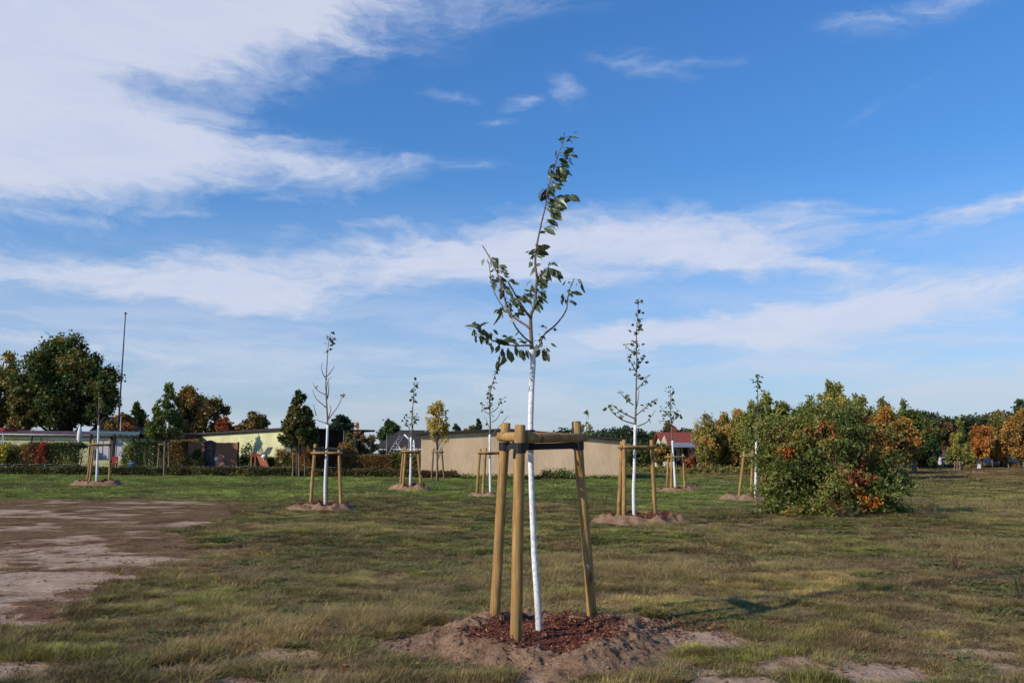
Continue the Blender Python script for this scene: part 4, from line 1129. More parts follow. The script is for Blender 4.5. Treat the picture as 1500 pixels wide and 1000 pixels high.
# 3: small tree before the brown building's left corner
Y = 36.5; p = P(601, 712, Y); zf3, za3 = mound('small dark soil mound on the lawn in front of the beech hedge', p.x + .05, Y, .95, .8, max(.16, p.z - gz(p.x, Y) + .12), 23, mulch=.9, res=(60, 24))
young_tree('thin young tree with white trunk in front of the left corner of the brown building', [(601, 712), (601.5, 690), (602, 665), (602, 640), (604, 628), (603, 614), (605, 594), (606, 575), (608, 556)], Y, p.z, 4,
    [[(603, 635), (599, 627), (595, 617), (591, 607)], [(604, 625), (609, 615), (610, 604)]],
    [(0, .1, 1.0, 60, .08), (1, .3, 1, 12, .06), (2, .3, 1, 10, .06)], r0=.05, seed=33, leaf=.14)
frame_px('stakes with crossbar around the thin tree before the beech hedge', [(586.5, 710, 36.6, 591.5, 655, 36.5), (590, 709, 36.0, 594.5, 654, 36.2), (616.5, 710, 36.2, 611.5, 656, 36.3)], zf3, Y, tie=tuple(P(602, 662, Y)), seed=43, rad=.052)
# 4: before the brown wall
Y = 32.5; p = P(718, 725, Y); zf4, za4 = mound('pale soil mound directly before the brown wall, left of the nearest tree', p.x, Y, .98, .9, max(.10, p.z - gz(p.x, Y) + .10), 24, mulch=.55, res=(60, 24))
young_tree('thin young tree with white trunk in front of the brown wall', [(718.5, 725), (718, 700), (717.5, 670), (717.5, 636), (718.5, 622), (717.5, 604), (717.5, 580), (721, 562), (727, 543), (731, 527)], Y, p.z, 4,
    [[(717.6, 606), (711, 604), (707, 598), (705.6, 588)], [(719, 604), (727, 600), (733, 590), (735, 582)], [(721, 618), (729, 613), (734, 600)], [(718, 628), (714, 620), (712, 612)], [(723, 634), (732, 624), (739, 615), (744, 608)], [(718, 600), (716, 585), (717, 570)]],
    [(0, .25, .6, 26, .06), (0, .6, 1, 22, .05), (1, .5, 1, 6, .04), (2, .6, 1, 9, .05), (3, .8, 1, 2, .04), (4, .4, 1, 4, .04), (6, 0, 1, 10, .05)], r0=.045, seed=34, leaf=.12, pal=PLUM + [(.07, .05, .035)])
frame_px('stakes with crossbar around the thin tree before the brown wall', [(698, 722, 32.6, 703.5, 657, 32.5), (707, 722, 32.1, 711.5, 656, 32.3), (735, 722, 32.4, 732, 657, 32.4)], zf4, Y, tie=tuple(P(718, 664, Y)), seed=44, rad=.05)
# 5: before the red roofed house
Y = 37.0; p = P(989, 716.5, Y); zf5, za5 = mound('reddish soil mound on the lawn before the red roofed house', p.x, Y, 1.1, .9, max(.10, p.z - gz(p.x, Y) + .10), 25, mulch=.7, res=(60, 24))
young_tree('leaning young tree with white trunk in front of the red roofed house', [(989.5, 717), (988.5, 700), (987.5, 680), (985.5, 660), (985, 645), (983.5, 624), (982.4, 608), (982, 590), (981.6, 569)], Y, p.z, 5,
    [[(984, 614), (976, 606), (967, 595)], [(984, 618), (974, 616), (964, 616)], [(985, 611), (989, 605), (994, 599)], [(984, 618), (991, 611), (997, 607)], [(982.5, 600), (977, 590), (975, 588)]],
    [(0, .35, 1.0, 45, .09), (1, .2, 1, 8, .05), (2, .2, 1, 8, .05), (3, .3, 1, 7, .05), (4, .3, 1, 10, .06), (5, .5, 1, 6, .06)], r0=.05, seed=35, leaf=.14)
frame_px('stakes with crossbar around the leaning tree before the red roofed house', [(977, 717, 37.1, 979, 664, 37.0), (983, 718, 36.7, 984, 663, 36.8), (1003.5, 716, 37.0, 1000.5, 665, 37.0)], zf5, Y, tie=tuple(P(986, 669, Y)), seed=45, rad=.05, rz=.12)
# 6: at the left flank of the large bush
Y = 31.0; p = P(1106, 729, Y); zf6, za6 = mound('soil mound half hidden at the left side of the big bush', p.x - .2, Y, 1.1, 1.0, max(.10, p.z - gz(p.x, Y) + .10), 26, mulch=.5, res=(60, 24))
young_tree('young tree with white trunk half hidden by the big orange flecked bush', [(1106.5, 729), (1107, 700), (1107.5, 670), (1108, 645), (1109, 625), (1109.5, 600), (1110, 580), (1109.5, 562), (1109, 547)], Y, p.z, 4,
    [[(1109, 612), (1103, 600), (1100, 590)], [(1109, 605), (1114, 596), (1117, 586)]],
    [(0, .4, .8, 18, .05), (0, .8, 1.0, 22, .07), (1, .3, 1, 5, .05), (2, .3, 1, 5, .05)], r0=.045, seed=36, leaf=.12)
frame_px('stakes with crossbar at the left side of the big bush', [(1082, 728, 30.9, 1090, 662, 30.8), (1100, 722, 31.8, 1103, 660, 31.5), (1124, 728, 31.0, 1118, 661, 31.0)], zf6, Y, tie=tuple(P(1107.5, 668, Y)), seed=46, rad=.05)
# 7: far left on the lawn
Y = 40.0; p = P(141, 706.5, Y); zf7, za7 = mound('reddish soil mound on the far left lawn before the pale green building', p.x, Y, 1.2, 1.0, max(.12, p.z - gz(p.x, Y) + .10), 27, mulch=.75, res=(60, 24))
young_tree('leafless young tree with white trunk on the far left lawn', [(141.5, 707), (142, 690), (143, 665), (144, 640), (144.5, 623), (145, 610), (144.5, 598), (145, 585), (144, 572)], Y, p.z, 5,
    [[(145, 620), (150, 614), (155, 610)], [(144.5, 608), (141, 598), (140, 590)], [(145, 600), (148, 590), (149, 582)]], [(0, .6, 1, 4, .04)], r0=.05, seed=37, leaf=.12)
frame_px('dark weathered stakes with crossbar around the leafless far left tree', [(127, 706, 40.2, 136.5, 644, 40.1), (131, 706, 39.5, 138, 646, 39.7), (160.5, 705, 39.8, 161.5, 643, 39.9)], zf7, Y, mat=M_stake, tie=tuple(P(144, 652, Y)), seed=47, rad=.052)
# ------------------------------------------------------------------ buildings
def wall_quad(mb, A, B, z0a, z0b, z1a, z1b, th=.25):
    """upright wall from A to B (xy), thickness going away from the camera"""
    A = Vector((A[0], A[1], 0)); B = Vector((B[0], B[1], 0)); d = (B - A).normalized(); n = Vector((-d.y, d.x, 0))
    if n.y < 0: n = -n
    f = [Vector((A.x, A.y, z0a)), Vector((B.x, B.y, z0b)), Vector((B.x, B.y, z1b)), Vector((A.x, A.y, z1a))]
    mb.prism(f, n * th)
M_green = rough_mat('pale_green_render', GREENW, .16, 1.3, .95, .1, .006, c2=tuple(k * .78 for k in GREENW))
M_brown = rough_mat('tan_render', BROWNW, .2, .7, .95, .1, .006, (1, 1, .35), c2=(BROWNW[0] * .80, BROWNW[1] * .77, BROWNW[2] * .74))
M_plumroof = rough_mat('plum_fascia', (.10, .055, .085), .3, 3, .6, .3)
M_roofd = rough_mat('dark_roofing_felt', (.045, .038, .038), .4, 3, .9, .15)
M_darkwood = rough_mat('dark_timber', (.035, .026, .022), .4, 5, .9, .1, .004, (1, 1, .3))
M_zinc = rough_mat('zinc', (.28, .29, .30), .25, 6, .5, .5, .001, metal=.4)
M_white = rough_mat('white_paint', (.72, .72, .72), .1, 8, .6, .3, .001)
M_cream = rough_mat('cream_render', (.62, .56, .42), .15, 2, .9, .1)
M_redtile = rough_mat('red_roof_tiles', (.22, .055, .036), .3, 4, .8, .2, .02, (1, 1, 3))
M_rusttile = rough_mat('old_red_tiles', (.15, .065, .055), .35, 4, .85, .15, .02)
M_fence = rough_mat('red_brown_planks', (.30, .135, .085), .4, 3.5, .85, .15, .004, (4, 4, .35))
M_fence2 = rough_mat('grey_door_planks', (.075, .062, .065), .3, 4, .85, .15, .004, (4, 4, .4))
M_blue = rough_mat('blue_painted_steel', (.09, .14, .17), .25, 8, .7, .2, .001)
M_lilac = rough_mat('pale_lilac_panel', (.50, .46, .50), .12, 3, .8, .2, .001)
M_red = rough_mat('red_cloth', (.26, .035, .03), .2, 8, .8, .2, .002)
M_orange = rough_mat('orange_plastic', (.30, .085, .03), .2, 8, .6, .3, .002)
M_bluec = rough_mat('blue_plastic', (.05, .10, .2), .2, 8, .6, .3, .002)
M_glass = rough_mat('dark_window_glass', (.03, .035, .04), .2, 4, .15, .6, .0005)
M_wire = rough_mat('galvanised_wire', (.13, .14, .13), .2, 10, .5, .4, .001, metal=.5)
M_cloth = rough_mat('ivory_canvas', (.66, .63, .60), .12, 8, .9, .1, .004, (3, 3, .5))
M_grey = rough_mat('grey_boards', (.13, .125, .12), .3, 4, .85, .15, .004, (4, 4, .4))

# long pale green building on the left
A = P(-90, 634, 60.5); B = P(277, 639, 62.2)
r1 = empty('long_building', ((A.x + B.x) / 2, 61, gz(-25, 61)), 'long pale green single storey building with plum coloured roof edge at the far left', 'building')
m = MB(); wall_quad(m, A, B, -.2, -.2, A.z, B.z); wall_quad(m, (B.x + .05, B.y + .3), (B.x + .05 - .01, B.y + 9), -.2, -.2, B.z, B.z); m.build('wall', M_green, r1)
m = MB(); d_ = Vector((B.x - A.x, B.y - A.y, 0)).normalized(); n_ = Vector((-d_.y, d_.x, 0))
m.prism([Vector((A.x, A.y, A.z)) - n_ * .22, Vector((B.x, B.y, B.z)) - n_ * .22 + d_ * .3, Vector((B.x, B.y, B.z + .22)) - n_ * .22 + d_ * .3, Vector((A.x, A.y, A.z + .30)) - n_ * .22], n_ * .12)
m.prism([Vector((A.x, A.y, A.z + .04)) - n_ * .10, Vector((B.x, B.y, B.z + .04)) - n_ * .10 + d_ * .3, Vector((B.x, B.y, B.z + .20)) - n_ * .10 + d_ * .3, Vector((A.x, A.y, A.z + .28)) - n_ * .10], n_ * 9)
rf = m.build('roof', M_plumroof, r1)
m = MB(); m.tube([Vector((A.x, A.y, A.z - .03)) - n_ * .27, Vector((B.x, B.y, B.z - .03)) - n_ * .27], .05, 8); m.build('gutter', M_zinc, rf)
dp = P(50, 640, 60.9)
m = MB(); m.tube([Vector((dp.x, dp.y - .25, dp.z + .1)), Vector((dp.x, dp.y - .25, dp.z - .35)), Vector((dp.x - .25, dp.y - .12, dp.z - .75)), Vector((dp.x - .25, dp.y - .10, .0))], .05, 8); m.build('downpipe', M_roofd, r1)

# second pale green building
A = P(272, 638, 65.0); B = P(418, 629, 57.5)
r2 = empty('garage_block', ((A.x + B.x) / 2, 60, gz(-20, 60)), 'windowless pale green building with thin dark roof edge behind the plank fence', 'building')
m = MB(); wall_quad(m, A, B, -.2, -.2, A.z, B.z); m.build('wall', M_green, r2)
d_ = Vector((B.x - A.x, B.y - A.y, 0)).normalized(); n_ = Vector((-d_.y, d_.x, 0))
m = MB(); wall_quad(m, (B.x, B.y + .26), (B.x + .01 + n_.x * 7, B.y + n_.y * 7), -.2, -.2, B.z - .01, B.z - .01); m.build('side_wall', M_darkwood, r2)
m = MB(); m.prism([Vector((A.x, A.y, A.z)) - n_ * .25 - d_ * .2, Vector((B.x, B.y, B.z)) - n_ * .25 + d_ * .35, Vector((B.x, B.y, B.z + .13)) - n_ * .25 + d_ * .35, Vector((A.x, A.y, A.z + .13)) - n_ * .25 - d_ * .2], n_ * 8); m.build('roof', M_roofd, r2)
m = MB(); q = B + d_ * -.1
for k in range(1): m.box(Vector((A.x, A.y, A.z + .17)) + (B - A) * ((k + .6) / 8) + Vector((0, 1.5, .02)), (.6, .3, .12))
m.build('roof_ridge_tile', M_roofd, r2)
bx_ = P(423, 657, 57.2); m = MB(); m.box(bx_, (.35, .2, .55)); tag(m.build('meter_box', M_zinc, loc=bx_), 'small grey box mounted beside the corner of the pale green building', 'meter box')

# the tan building behind the near tree
Yb = 54.0
A = P(617, 637, Yb); B = P(908, 645, Yb); R = P(742, 630.5, Yb)
r3 = empty('tan_building', ((A.x + B.x) / 2, Yb, gz(0, Yb)), 'long low tan rendered building with shallow dark roof behind the nearest tree', 'building')
m = MB(); m.prism([Vector((A.x, Yb, -.3)), Vector((B.x, Yb, -.3)), Vector((B.x, Yb, B.z)), Vector((R.x, Yb, R.z)), Vector((A.x, Yb, A.z))], (0, .3, 0)); m.build('wall', M_brown, r3)
m = MB(); m.box((B.x - .13, Yb + 4.3, (B.z - .3) / 2), (.22, 7.98, B.z + .28)); m.build('side_wall', M_darkwood, r3); m = MB(); m.box((A.x + .13, Yb + 4.3, (A.z - .3) / 2), (.22, 7.98, A.z + .28)); m.build('side_wall', M_brown, r3)
m = MB()
for (P0, P1) in ((A - Vector((.35, 0, .0)), R), (R, B + Vector((.4, 0, -.03)))):
    m.prism([Vector((P0.x, Yb - .3, P0.z + .015)), Vector((P1.x, Yb - .3, P1.z + .015)), Vector((P1.x, Yb - .3, P1.z + .14)), Vector((P0.x, Yb - .3, P0.z + .14))], (0, 8.8, 0))
m.build('roof', M_roofd, r3)

# red roofed house on the right of it
Yh = 82
a = P(974, 657, Yh); b = P(1034, 657, Yh); t_ = P(974, 636.5, Yh + 3)
r4 = empty('red_roofed_house', (a.x + 2, Yh, gz(a.x, Yh)), 'small house with red tiled roof, cream gable and dark veranda', 'house')
gx = a.x - 1.4
m = MB(); m.prism([Vector((a.x, Yh + .02, -.3)), Vector((a.x, Yh + 6, -.3)), Vector((a.x, Yh + 6, a.z)), Vector((a.x, Yh + 3, t_.z)), Vector((a.x, Yh + .02, a.z))], (.25, 0, 0))
m.box(((a.x + b.x) / 2, Yh + .15, a.z / 2 - .15), (b.x - a.x - .52, .24, a.z + .28))
m.prism([P(968.5, 662, Yh - 1) * 1, P(977.5, 662, Yh - 1), P(977.5, 650, Yh - 1), P(973.5, 638, Yh - 1), P(968.5, 650, Yh - 1)], (0, .3, 0))
m.build('wall', M_cream, r4)
m = MB(); m.prism([Vector((a.x - .3, Yh - .4, a.z + .1)), Vector((b.x, Yh - .4, a.z + .1)), Vector((b.x, Yh + 3, t_.z + .12)), Vector((a.x - .3, Yh + 3, t_.z + .12))], (0, .0, .12))
m.prism([Vector((a.x - .3, Yh + 3.01, t_.z + .12)), Vector((b.x, Yh + 3.01, t_.z + .12)), Vector((b.x, Yh + 6.4, a.z + .1)), Vector((a.x - .3, Yh + 6.4, a.z + .1))], (0, .0, .12))
rf = m.build('roof', M_redtile, r4)
ch = P(987, 632, Yh + 3.5); m = MB(); m.box(ch, (.5, .5, .9)); m.build('chimney', M_redtile, rf)
c0 = P(988, 649, Yh - 2.6); c1 = P(1020, 655, Yh - 2.6)
m = MB(); m.prism([Vector((c0.x, Yh - 2.6, c1.z)), Vector((c1.x, Yh - 2.6, c1.z)), Vector((c1.x, Yh - .3, c0.z + .0)), Vector((c0.x, Yh - .3, c0.z + .0))], (0, 0, .1)); m.build('veranda_roof', M_zinc, r4)
m = MB()
for px in (989, 999, 1009, 1019): q = P(px, 660, Yh - 2.5); m.box((q.x, q.y, c1.z / 2 - .05), (.16, .16, c1.z))
m.box(((c0.x + c1.x) / 2, Yh - 2.44, .45), (c1.x - c0.x - .4, .06, .9)); m.build('veranda', M_darkwood, r4)
m = MB(); q = P(1004, 664, Yh); m.box((q.x, Yh - .0, 1.05), (1.0, .06, 2.0)); m.box((q.x - 1.7, Yh, 1.4), (.9, .06, 1.0)); m.build('door', M_glass, r4)

# dark roofed house behind the beech hedge
Yd = 76
r5 = empty('dark_roofed_house', (P(585, 650, Yd).x, Yd, gz(-9, Yd)), 'house with steep dark roof behind the beech hedge', 'house')
L_, R_, T_ = P(546, 657, Yd), P(632, 657, Yd), P(583, 630, Yd)
m = MB(); m.prism([Vector((L_.x, Yd, L_.z)), Vector((R_.x - .6, Yd, L_.z)), Vector((T_.x + 2.4, Yd + 3, T_.z)), Vector((T_.x - .2, Yd + 3, T_.z))], (0, .15, .1))
m.prism([Vector((R_.x - .6, Yd + .1, L_.z)), Vector((R_.x - .6, Yd + 6, L_.z)), Vector((T_.x + 2.4, Yd + 3.1, T_.z))], (.1, 0, .06)); m.prism([Vector((L_.x, Yd + .2, L_.z)), Vector((L_.x, Yd + 6, L_.z)), Vector((T_.x - .2, Yd + 3.1, T_.z))], (-.1, 0, .06)); m.build('roof', M_roofd, r5)
m = MB(); m.box(((L_.x + R_.x) / 2 - .4, Yd + 3, L_.z / 2 - .1), (R_.x - L_.x - 1.6, 5, L_.z)); m.build('wall', M_grey, r5)
m = MB(); q = P(563, 660, Yd); m.box((q.x, Yd + .47, 1.2), (.9, .06, .9)); m.build('window', M_glass, r5)

# dark roof behind the mast, far left
Yd = 74
a = P(140, 616, Yd); b = P(192, 619, Yd)
r6 = empty('brown_roofed_house', (P(165, 620, Yd).x, Yd, gz(-34, Yd)), 'house with low dark brown roof behind the tall mast', 'house')
t0, t1 = P(150, 611.5, Yd + 3), P(176, 612.5, Yd + 3)
m = MB(); m.prism([Vector((a.x - .5, Yd, a.z - .9)), Vector((b.x + .5, Yd, b.z - .8)), Vector((t1.x, Yd + 3, t1.z)), Vector((t0.x, Yd + 3, t0.z))], (0, .2, .12)); m.prism([Vector((b.x + .5, Yd + .2, b.z - .8)), Vector((b.x + .5, Yd + 6, b.z - .8)), Vector((t1.x, Yd + 3.2, t1.z))], (.1, 0, .05)); m.build('roof', M_rusttile, r6)
m = MB(); m.box(((a.x + b.x) / 2, Yd + 3, (a.z - .9) / 2), (b.x - a.x - .6, 5, a.z - .95)); m.build('wall', M_grey, r6)

# grey sheds between the conical tree and the beech hedge
for nm, lab, l, r_, top, Y, mt in (('garden_shed', 'grey boarded shed with flat roof right of the dark conical tree', 455, 487, 635, 63, M_grey), ('garden_shed', 'pale grey shed with slanted roof behind the second shed of the gardens', 485, 516, 636, 66, M_lilac)):
    a = P(l, top, Y); b = P(r_, top + 4, Y); rt_ = empty(nm, ((a.x + b.x) / 2, Y, gz(a.x, Y)), lab, 'shed')
    m = MB(); m.prism([Vector((a.x, Y, -.2)), Vector((b.x, Y, -.2)), Vector((b.x, Y, b.z)), Vector((a.x, Y, a.z))], (0, 3, 0)); m.build('wall', mt, rt_)
    m = MB(); m.prism([Vector((a.x - .2, Y - .2, a.z + .02)), Vector((b.x + .2, Y - .2, b.z + .02)), Vector((b.x + .2, Y - .2, b.z + .14)), Vector((a.x - .2, Y - .2, a.z + .14))], (0, 3.4, 0)); m.build('roof', M_roofd, rt_)
    m = MB(); m.box(((a.x + b.x) / 2, Y - .03, 1.0), (.8, .05, 1.9)); m.build('door', M_darkwood, rt_)

# far right house with reddish roof and cream gable
Yr = 112
r7 = empty('cream_gabled_house', (P(1385, 680, Yr).x, Yr, gz(56, Yr)), 'far right house with dull red roof and cream gable among the trees', 'house')
a = P(1371, 672, Yr); b = P(1396, 672, Yr); t_ = P(1371, 650, Yr + 4)
m = MB(); m.prism([Vector((a.x - .3, Yr - .3, a.z + .4)), Vector((b.x, Yr - .3, a.z + .4)), Vector((b.x, Yr + 4, t_.z)), Vector((a.x + .5, Yr + 4, t_.z))], (0, .1, .15)); m.build('roof', M_rusttile, r7)
m = MB(); m.box(((a.x + b.x) / 2, Yr + 3, (a.z + .3) / 2), (b.x - a.x - .3, 5.6, a.z + .3)); m.build('wall', M_grey, r7)
g0 = P(1388, 681, Yr - 3); g1 = P(1418, 681, Yr - 3); gt = P(1403, 661, Yr - 3)
m = MB(); m.prism([Vector((g0.x, Yr - 3, -.3)), Vector((g1.x, Yr - 3, -.3)), Vector((g1.x, Yr - 3, 1.6)), Vector((gt.x, Yr - 3, gt.z)), Vector((g0.x, Yr - 3, 1.6))], (0, .3, 0)); m.build('gable', M_cream, r7)
m = MB(); q = P(1397, 676, Yr - 3.1); m.box((q.x, Yr - 3.03, 1.0), (1.3, .06, 1.2)); q = P(1411, 676, Yr - 3.1); m.box((q.x, Yr - 3.03, 1.0), (.9, .06, 1.2)); m.build('window', M_glass, r7)
q = P(1376, 683, 104); m = MB(); m.lathe((q.x, q.y, gz(q.x, 104)), [(.30, 0), (.36, .5), (.34, .95), (.38, 1.0), (.30, 1.15)], 10); m.box((q.x - .1, q.y, .6), (.5, .5, .9)); tag(m.build('waste_bin', M_white, loc=(q.x, q.y, 0)), 'white bin standing before the cream gabled house', 'bin')
q = P(1378, 679, 106); m = MB()
for dx in (0, .8): m.box((q.x + dx, q.y, .7), (.25, .25, 1.5))
m.box((q.x + .4, q.y, 1.05), (.5, .12, .12)); tag(m.build('garden_gate', M_cream, loc=(q.x, q.y, 0)), 'cream gate posts left of the cream gable', 'gate')

# ------------------------------------------------------------------ garden things on the left
def mast():
    b = P(169, 690, 62.6); t = P(184, 459, 62.6); r_ = empty('antenna_mast', (b.x, b.y, gz(b.x, b.y)), 'tall thin grey mast leaning slightly right above the pale green building', 'mast')
    b.z = 0; m = MB(); m.tube([b, b + (t - b) * .4, t], [.085, .065, .035], 8); m.build('pole', M_roofd, r_)
    m = MB(); m.tube([t - Vector((.12, 0, 0)), t + Vector((.12, 0, 0))], .03, 6); m.lathe(t - Vector((0, 0, .05)), [(.05, 0), (.09, .06), (.05, .13)], 8); m.build('mast_head', M_roofd, r_)
    s = P(172, 630, 62.6); q = P(172.5, 610, 62.6); m = MB(); m.tube([Vector((s.x + .25, s.y, 0)), Vector((q.x + .25, q.y, q.z))], .04, 6); m.build('support_pole', M_zinc, r_)
mast()
q = P(117.5, 624, 59.4)
r_ = empty('closed_parasol', (q.x, q.y, gz(q.x, q.y)), 'closed ivory parasol standing before the pale green building', 'parasol')
zt = q.z; zb = P(117.5, 657, 59.4).z
m = MB(); prof = [(.05, zb), (.11, zb + .15), (.12, zb + .45), (.17, zb + .75), (.15, zt - .35), (.09, zt - .12), (.02, zt)]
m.lathe((q.x, q.y, 0), prof, 9); m.build('canopy', M_cloth, r_)
m = MB(); m.tube([(q.x, q.y, 0), (q.x, q.y, zb + .1)], .03, 8); m.build('pole', M_zinc, r_)
m = MB(); m.lathe((q.x, q.y, gz(q.x, q.y) - .02), [(.35, 0), (.35, .07), (.08, .12)], 12); m.build('base', M_grey, r_)
# blue pergola
r_ = empty('pergola', (P(168, 660, 59).x, 59, gz(-27, 59)), 'open blue and grey steel pergola frame behind the far left young tree', 'pergola')
a, b = P(133, 632.5, 58.6), P(205, 634.5, 58.6); m = MB(); m.bar(a, b, .14, .18); m.bar(a + Vector((0, 3, -.1)), b + Vector((0, 3, -.1)), .12, .16)
for k in range(9): p_ = a + (b - a) * (k / 8); m.bar(p_ + Vector((0, -.1, .13)), p_ + Vector((0, 3.1, .05)), .06, .08)
m.build('roof_beams', M_blue, r_)
for px in (134, 168, 203):
    for dy in (0, 3): p_ = P(px, 634, 58.6); m = MB(); m.bar((p_.x, p_.y + dy + .01, -.1), (p_.x, p_.y + dy + .01, p_.z - .09 - (.1 if dy else 0)), .14, .14); m.build('post', M_darkwood, r_)
p0, p1 = P(139, 662, 59.3), P(179, 662, 59.3); m = MB(); m.box(((p0.x + p1.x) / 2, 59.35, 1.75), (p1.x - p0.x, .05, 1.3))
for k in range(5): m.box((p0.x + (p1.x - p0.x) * k / 4, 59.31, 1.75), (.05, .04, 1.34))
tag(m.build('privacy_screen', M_lilac, loc=(p0.x, 59.3, 0)), 'pale lilac screen hanging under the blue pergola', 'screen')
# roofed terrace with dark flat cover
r_ = empty('carport', (P(240, 640, 60).x, 60, gz(-24, 60)), 'dark flat roofed shelter between the pergola and the plank fence', 'shelter')
a, b = P(203, 635.5, 58.8), P(271, 635, 58.8); m = MB(); m.box(((a.x + b.x) / 2, 60.2, a.z - .12), (b.x - a.x, 2.8, .30)); m.build('roof', M_darkwood, r_)
for px in (216, 252, 269): p_ = P(px, 640, 59); m = MB(); m.bar((p_.x, 59.1, -.1), (p_.x, 59.1, a.z - .28), .13, .13); m.build('post', M_darkwood, r_)
# plank fence with arched door
def plank_run(mb, l, r_, top, Y, w=.13):
    a = P(l, top, Y); b = P(r_, top, Y); n = int((b.x - a.x) / w); rr = random.Random(l)
    for k in range(n):
        x = a.x + (b.x - a.x) * (k + .5) / n
        mb.box((x, Y + rr.uniform(-.006, .006), (a.z) / 2 + .05), ((b.x - a.x) / n * .985, .025, a.z - .1 + rr.uniform(-.025, .025)))
r_ = empty('plank_fence', (P(305, 670, 57.6).x, 57.6, gz(-20, 57)), 'tall red brown plank fence with a dark arched door before the second green building', 'fence')
m = MB(); plank_run(m, 276, 300, 647.5, 57.6); m.build('fence_panel', M_fence, r_); m = MB(); plank_run(m, 315, 348.5, 648, 57.6); m.build('fence_panel', M_fence, r_)
for px in (276, 300.5, 315, 349): p_ = P(px, 647, 57.62); m = MB(); m.box((p_.x, 57.68, p_.z / 2), (.10, .10, p_.z)); m.build('post', M_darkwood, r_)
a, b = P(301.5, 650, 57.5), P(314, 650, 57.5); cx_ = (a.x + b.x) / 2; hw = (b.x - a.x) / 2; zt = P(308, 644.5, 57.5).z
m = MB(); arc = [Vector((cx_ + hw * math.cos(t_), 57.5, zt - hw * .6 + hw * .6 * math.sin(t_))) for t_ in [PI * k / 10 for k in range(11)]]
m.prism([Vector((a.x, 57.5, .05)), Vector((b.x, 57.5, .05))] + arc, (0, .05, 0)); dr = m.build('door', M_fence2, r_); m = MB(); m.lathe((b.x - .1, 57.46, 1.05), [(.03, 0), (.03, .06)], 8); m.build('handle', M_zinc, dr)
# low garden fence
def low_fence(lab, pxs, top, Y, Y2, rail=True, mt=None, mesh=True):
    r_ = empty('garden_fence', (P(pxs[0], top, Y).x, Y, gz(P(pxs[0], top, Y).x, Y)), lab, 'fence', 'low fences along the gardens'); n = len(pxs); Q = []
    for k, px in enumerate(pxs):
        yy = Y + (Y2 - Y) * k / (n - 1); p_ = P(px, top, yy); Q.append(p_); g = gz(p_.x, yy); m = MB(); m.tube([(p_.x, yy, g - .1), (p_.x, yy, p_.z)], .035, 7); m.build('post', mt or M_wire, r_)
    m = MB()
    for a, b in zip(Q[:-1], Q[1:]): m.tube([a, b], .014, 6)
    m.build('top_rail', mt or M_wire, r_)
    if mesh:
        m = MB()
        for a, b in zip(Q[:-1], Q[1:]):
            for k in range(1, 6): h = a.z * k / 6; m.tube([(a.x, a.y, h), (b.x, b.y, h)], .004, 4, cap=False)
            c = int((b.x - a.x) / .25)
            for k in range(c): x = a + (b - a) * (k / c); m.tube([(x.x, x.y, .05), (x.x, x.y, a.z)], .003, 4, cap=False)
        m.build('wire_mesh', M_wire, r_)
low_fence('low wire fence before the hedges at the far left', [-8, 20, 43, 66, 88, 112, 140, 170, 200], 679.5, 57.0, 57.0)
low_fence('low wire fence before the plank fence', [228, 255, 282, 318, 352, 390], 682.5, 56.7, 56.3)
low_fence('low wire fence below the conical tree', [392, 420, 450, 478, 505], 684, 56.2, 56.0)
low_fence('low pale fence running at the foot of the beech hedge', [508, 530, 552, 575, 592], 689, 55.2, 55.2, mt=M_lilac, mesh=False)
# tall ball fence in front of the dark house
r_ = empty('wire_net_fence', (P(535, 660, 57.5).x, 57.5, gz(-9, 57)), 'tall thin wire net fence with steel posts behind the beech hedge', 'fence')
Q = [P(px, t_, 57.8) for px, t_ in ((504, 631), (520, 634), (543, 636), (567, 634), (599, 635))]
for q in Q: m = MB(); m.tube([(q.x, q.y, -.1), (q.x, q.y, q.z)], .035, 7); m.build('post', M_wire, r_)
m = MB()
for a, b in zip(Q[:-1], Q[1:]):
    for k in range(9): m.tube([(a.x, a.y, 1.0 + (a.z - 1.02) * k / 8), (b.x, b.y, 1.0 + (b.z - 1.02) * k / 8)], .0045, 4, cap=False)
m.build('wire_mesh', M_wire, r_)
# play frame (white A-frame ladder and slide rails)
r_ = empty('climbing_frame', (P(585, 670, 58.5).x, 58.5, gz(-8, 58)), 'white A-frame climbing frame with ladder between the beech hedge and the tan building', 'climbing frame')
top = P(592, 636, 58.6); f0 = P(566, 668, 58.0); f1 = P(571, 669, 58.0)
def dn(p, z=0.0): return Vector((p.x, p.y, z))
m = MB(); m.tube([top + Vector((-.25, 0, 0)), f0], .03, 7); m.tube([top + Vector((.0, 0, 0)), f1 + Vector((.1, 0, 0))], .03, 7)
for k in range(1, 9): a_ = (top + Vector((-.25, 0, 0))).lerp(f0, k / 9); b_ = top.lerp(f1 + Vector((.1, 0, 0)), k / 9); m.tube([a_, b_], .02, 5)
m.build('ladder', M_zinc, r_)
m = MB(); m.tube([P(581, 648, 58.5), P(589, 662, 58.5), dn(P(596, 668, 58.5))], .04, 7); m.tube([top, P(606, 650, 58.6)], .05, 7); m.tube([P(606, 644, 58.6), dn(P(610, 690, 58.6))], .045, 7); m.tube([P(606, 650, 58.6), P(598, 663, 58.6)], .035, 7); m.tube([f0, dn(P(563, 690, 58))], .04, 7); m.tube([f1 + Vector((.1, 0, 0)), dn(P(573, 690, 58))], .04, 7)
m.build('frame', M_white, r_)
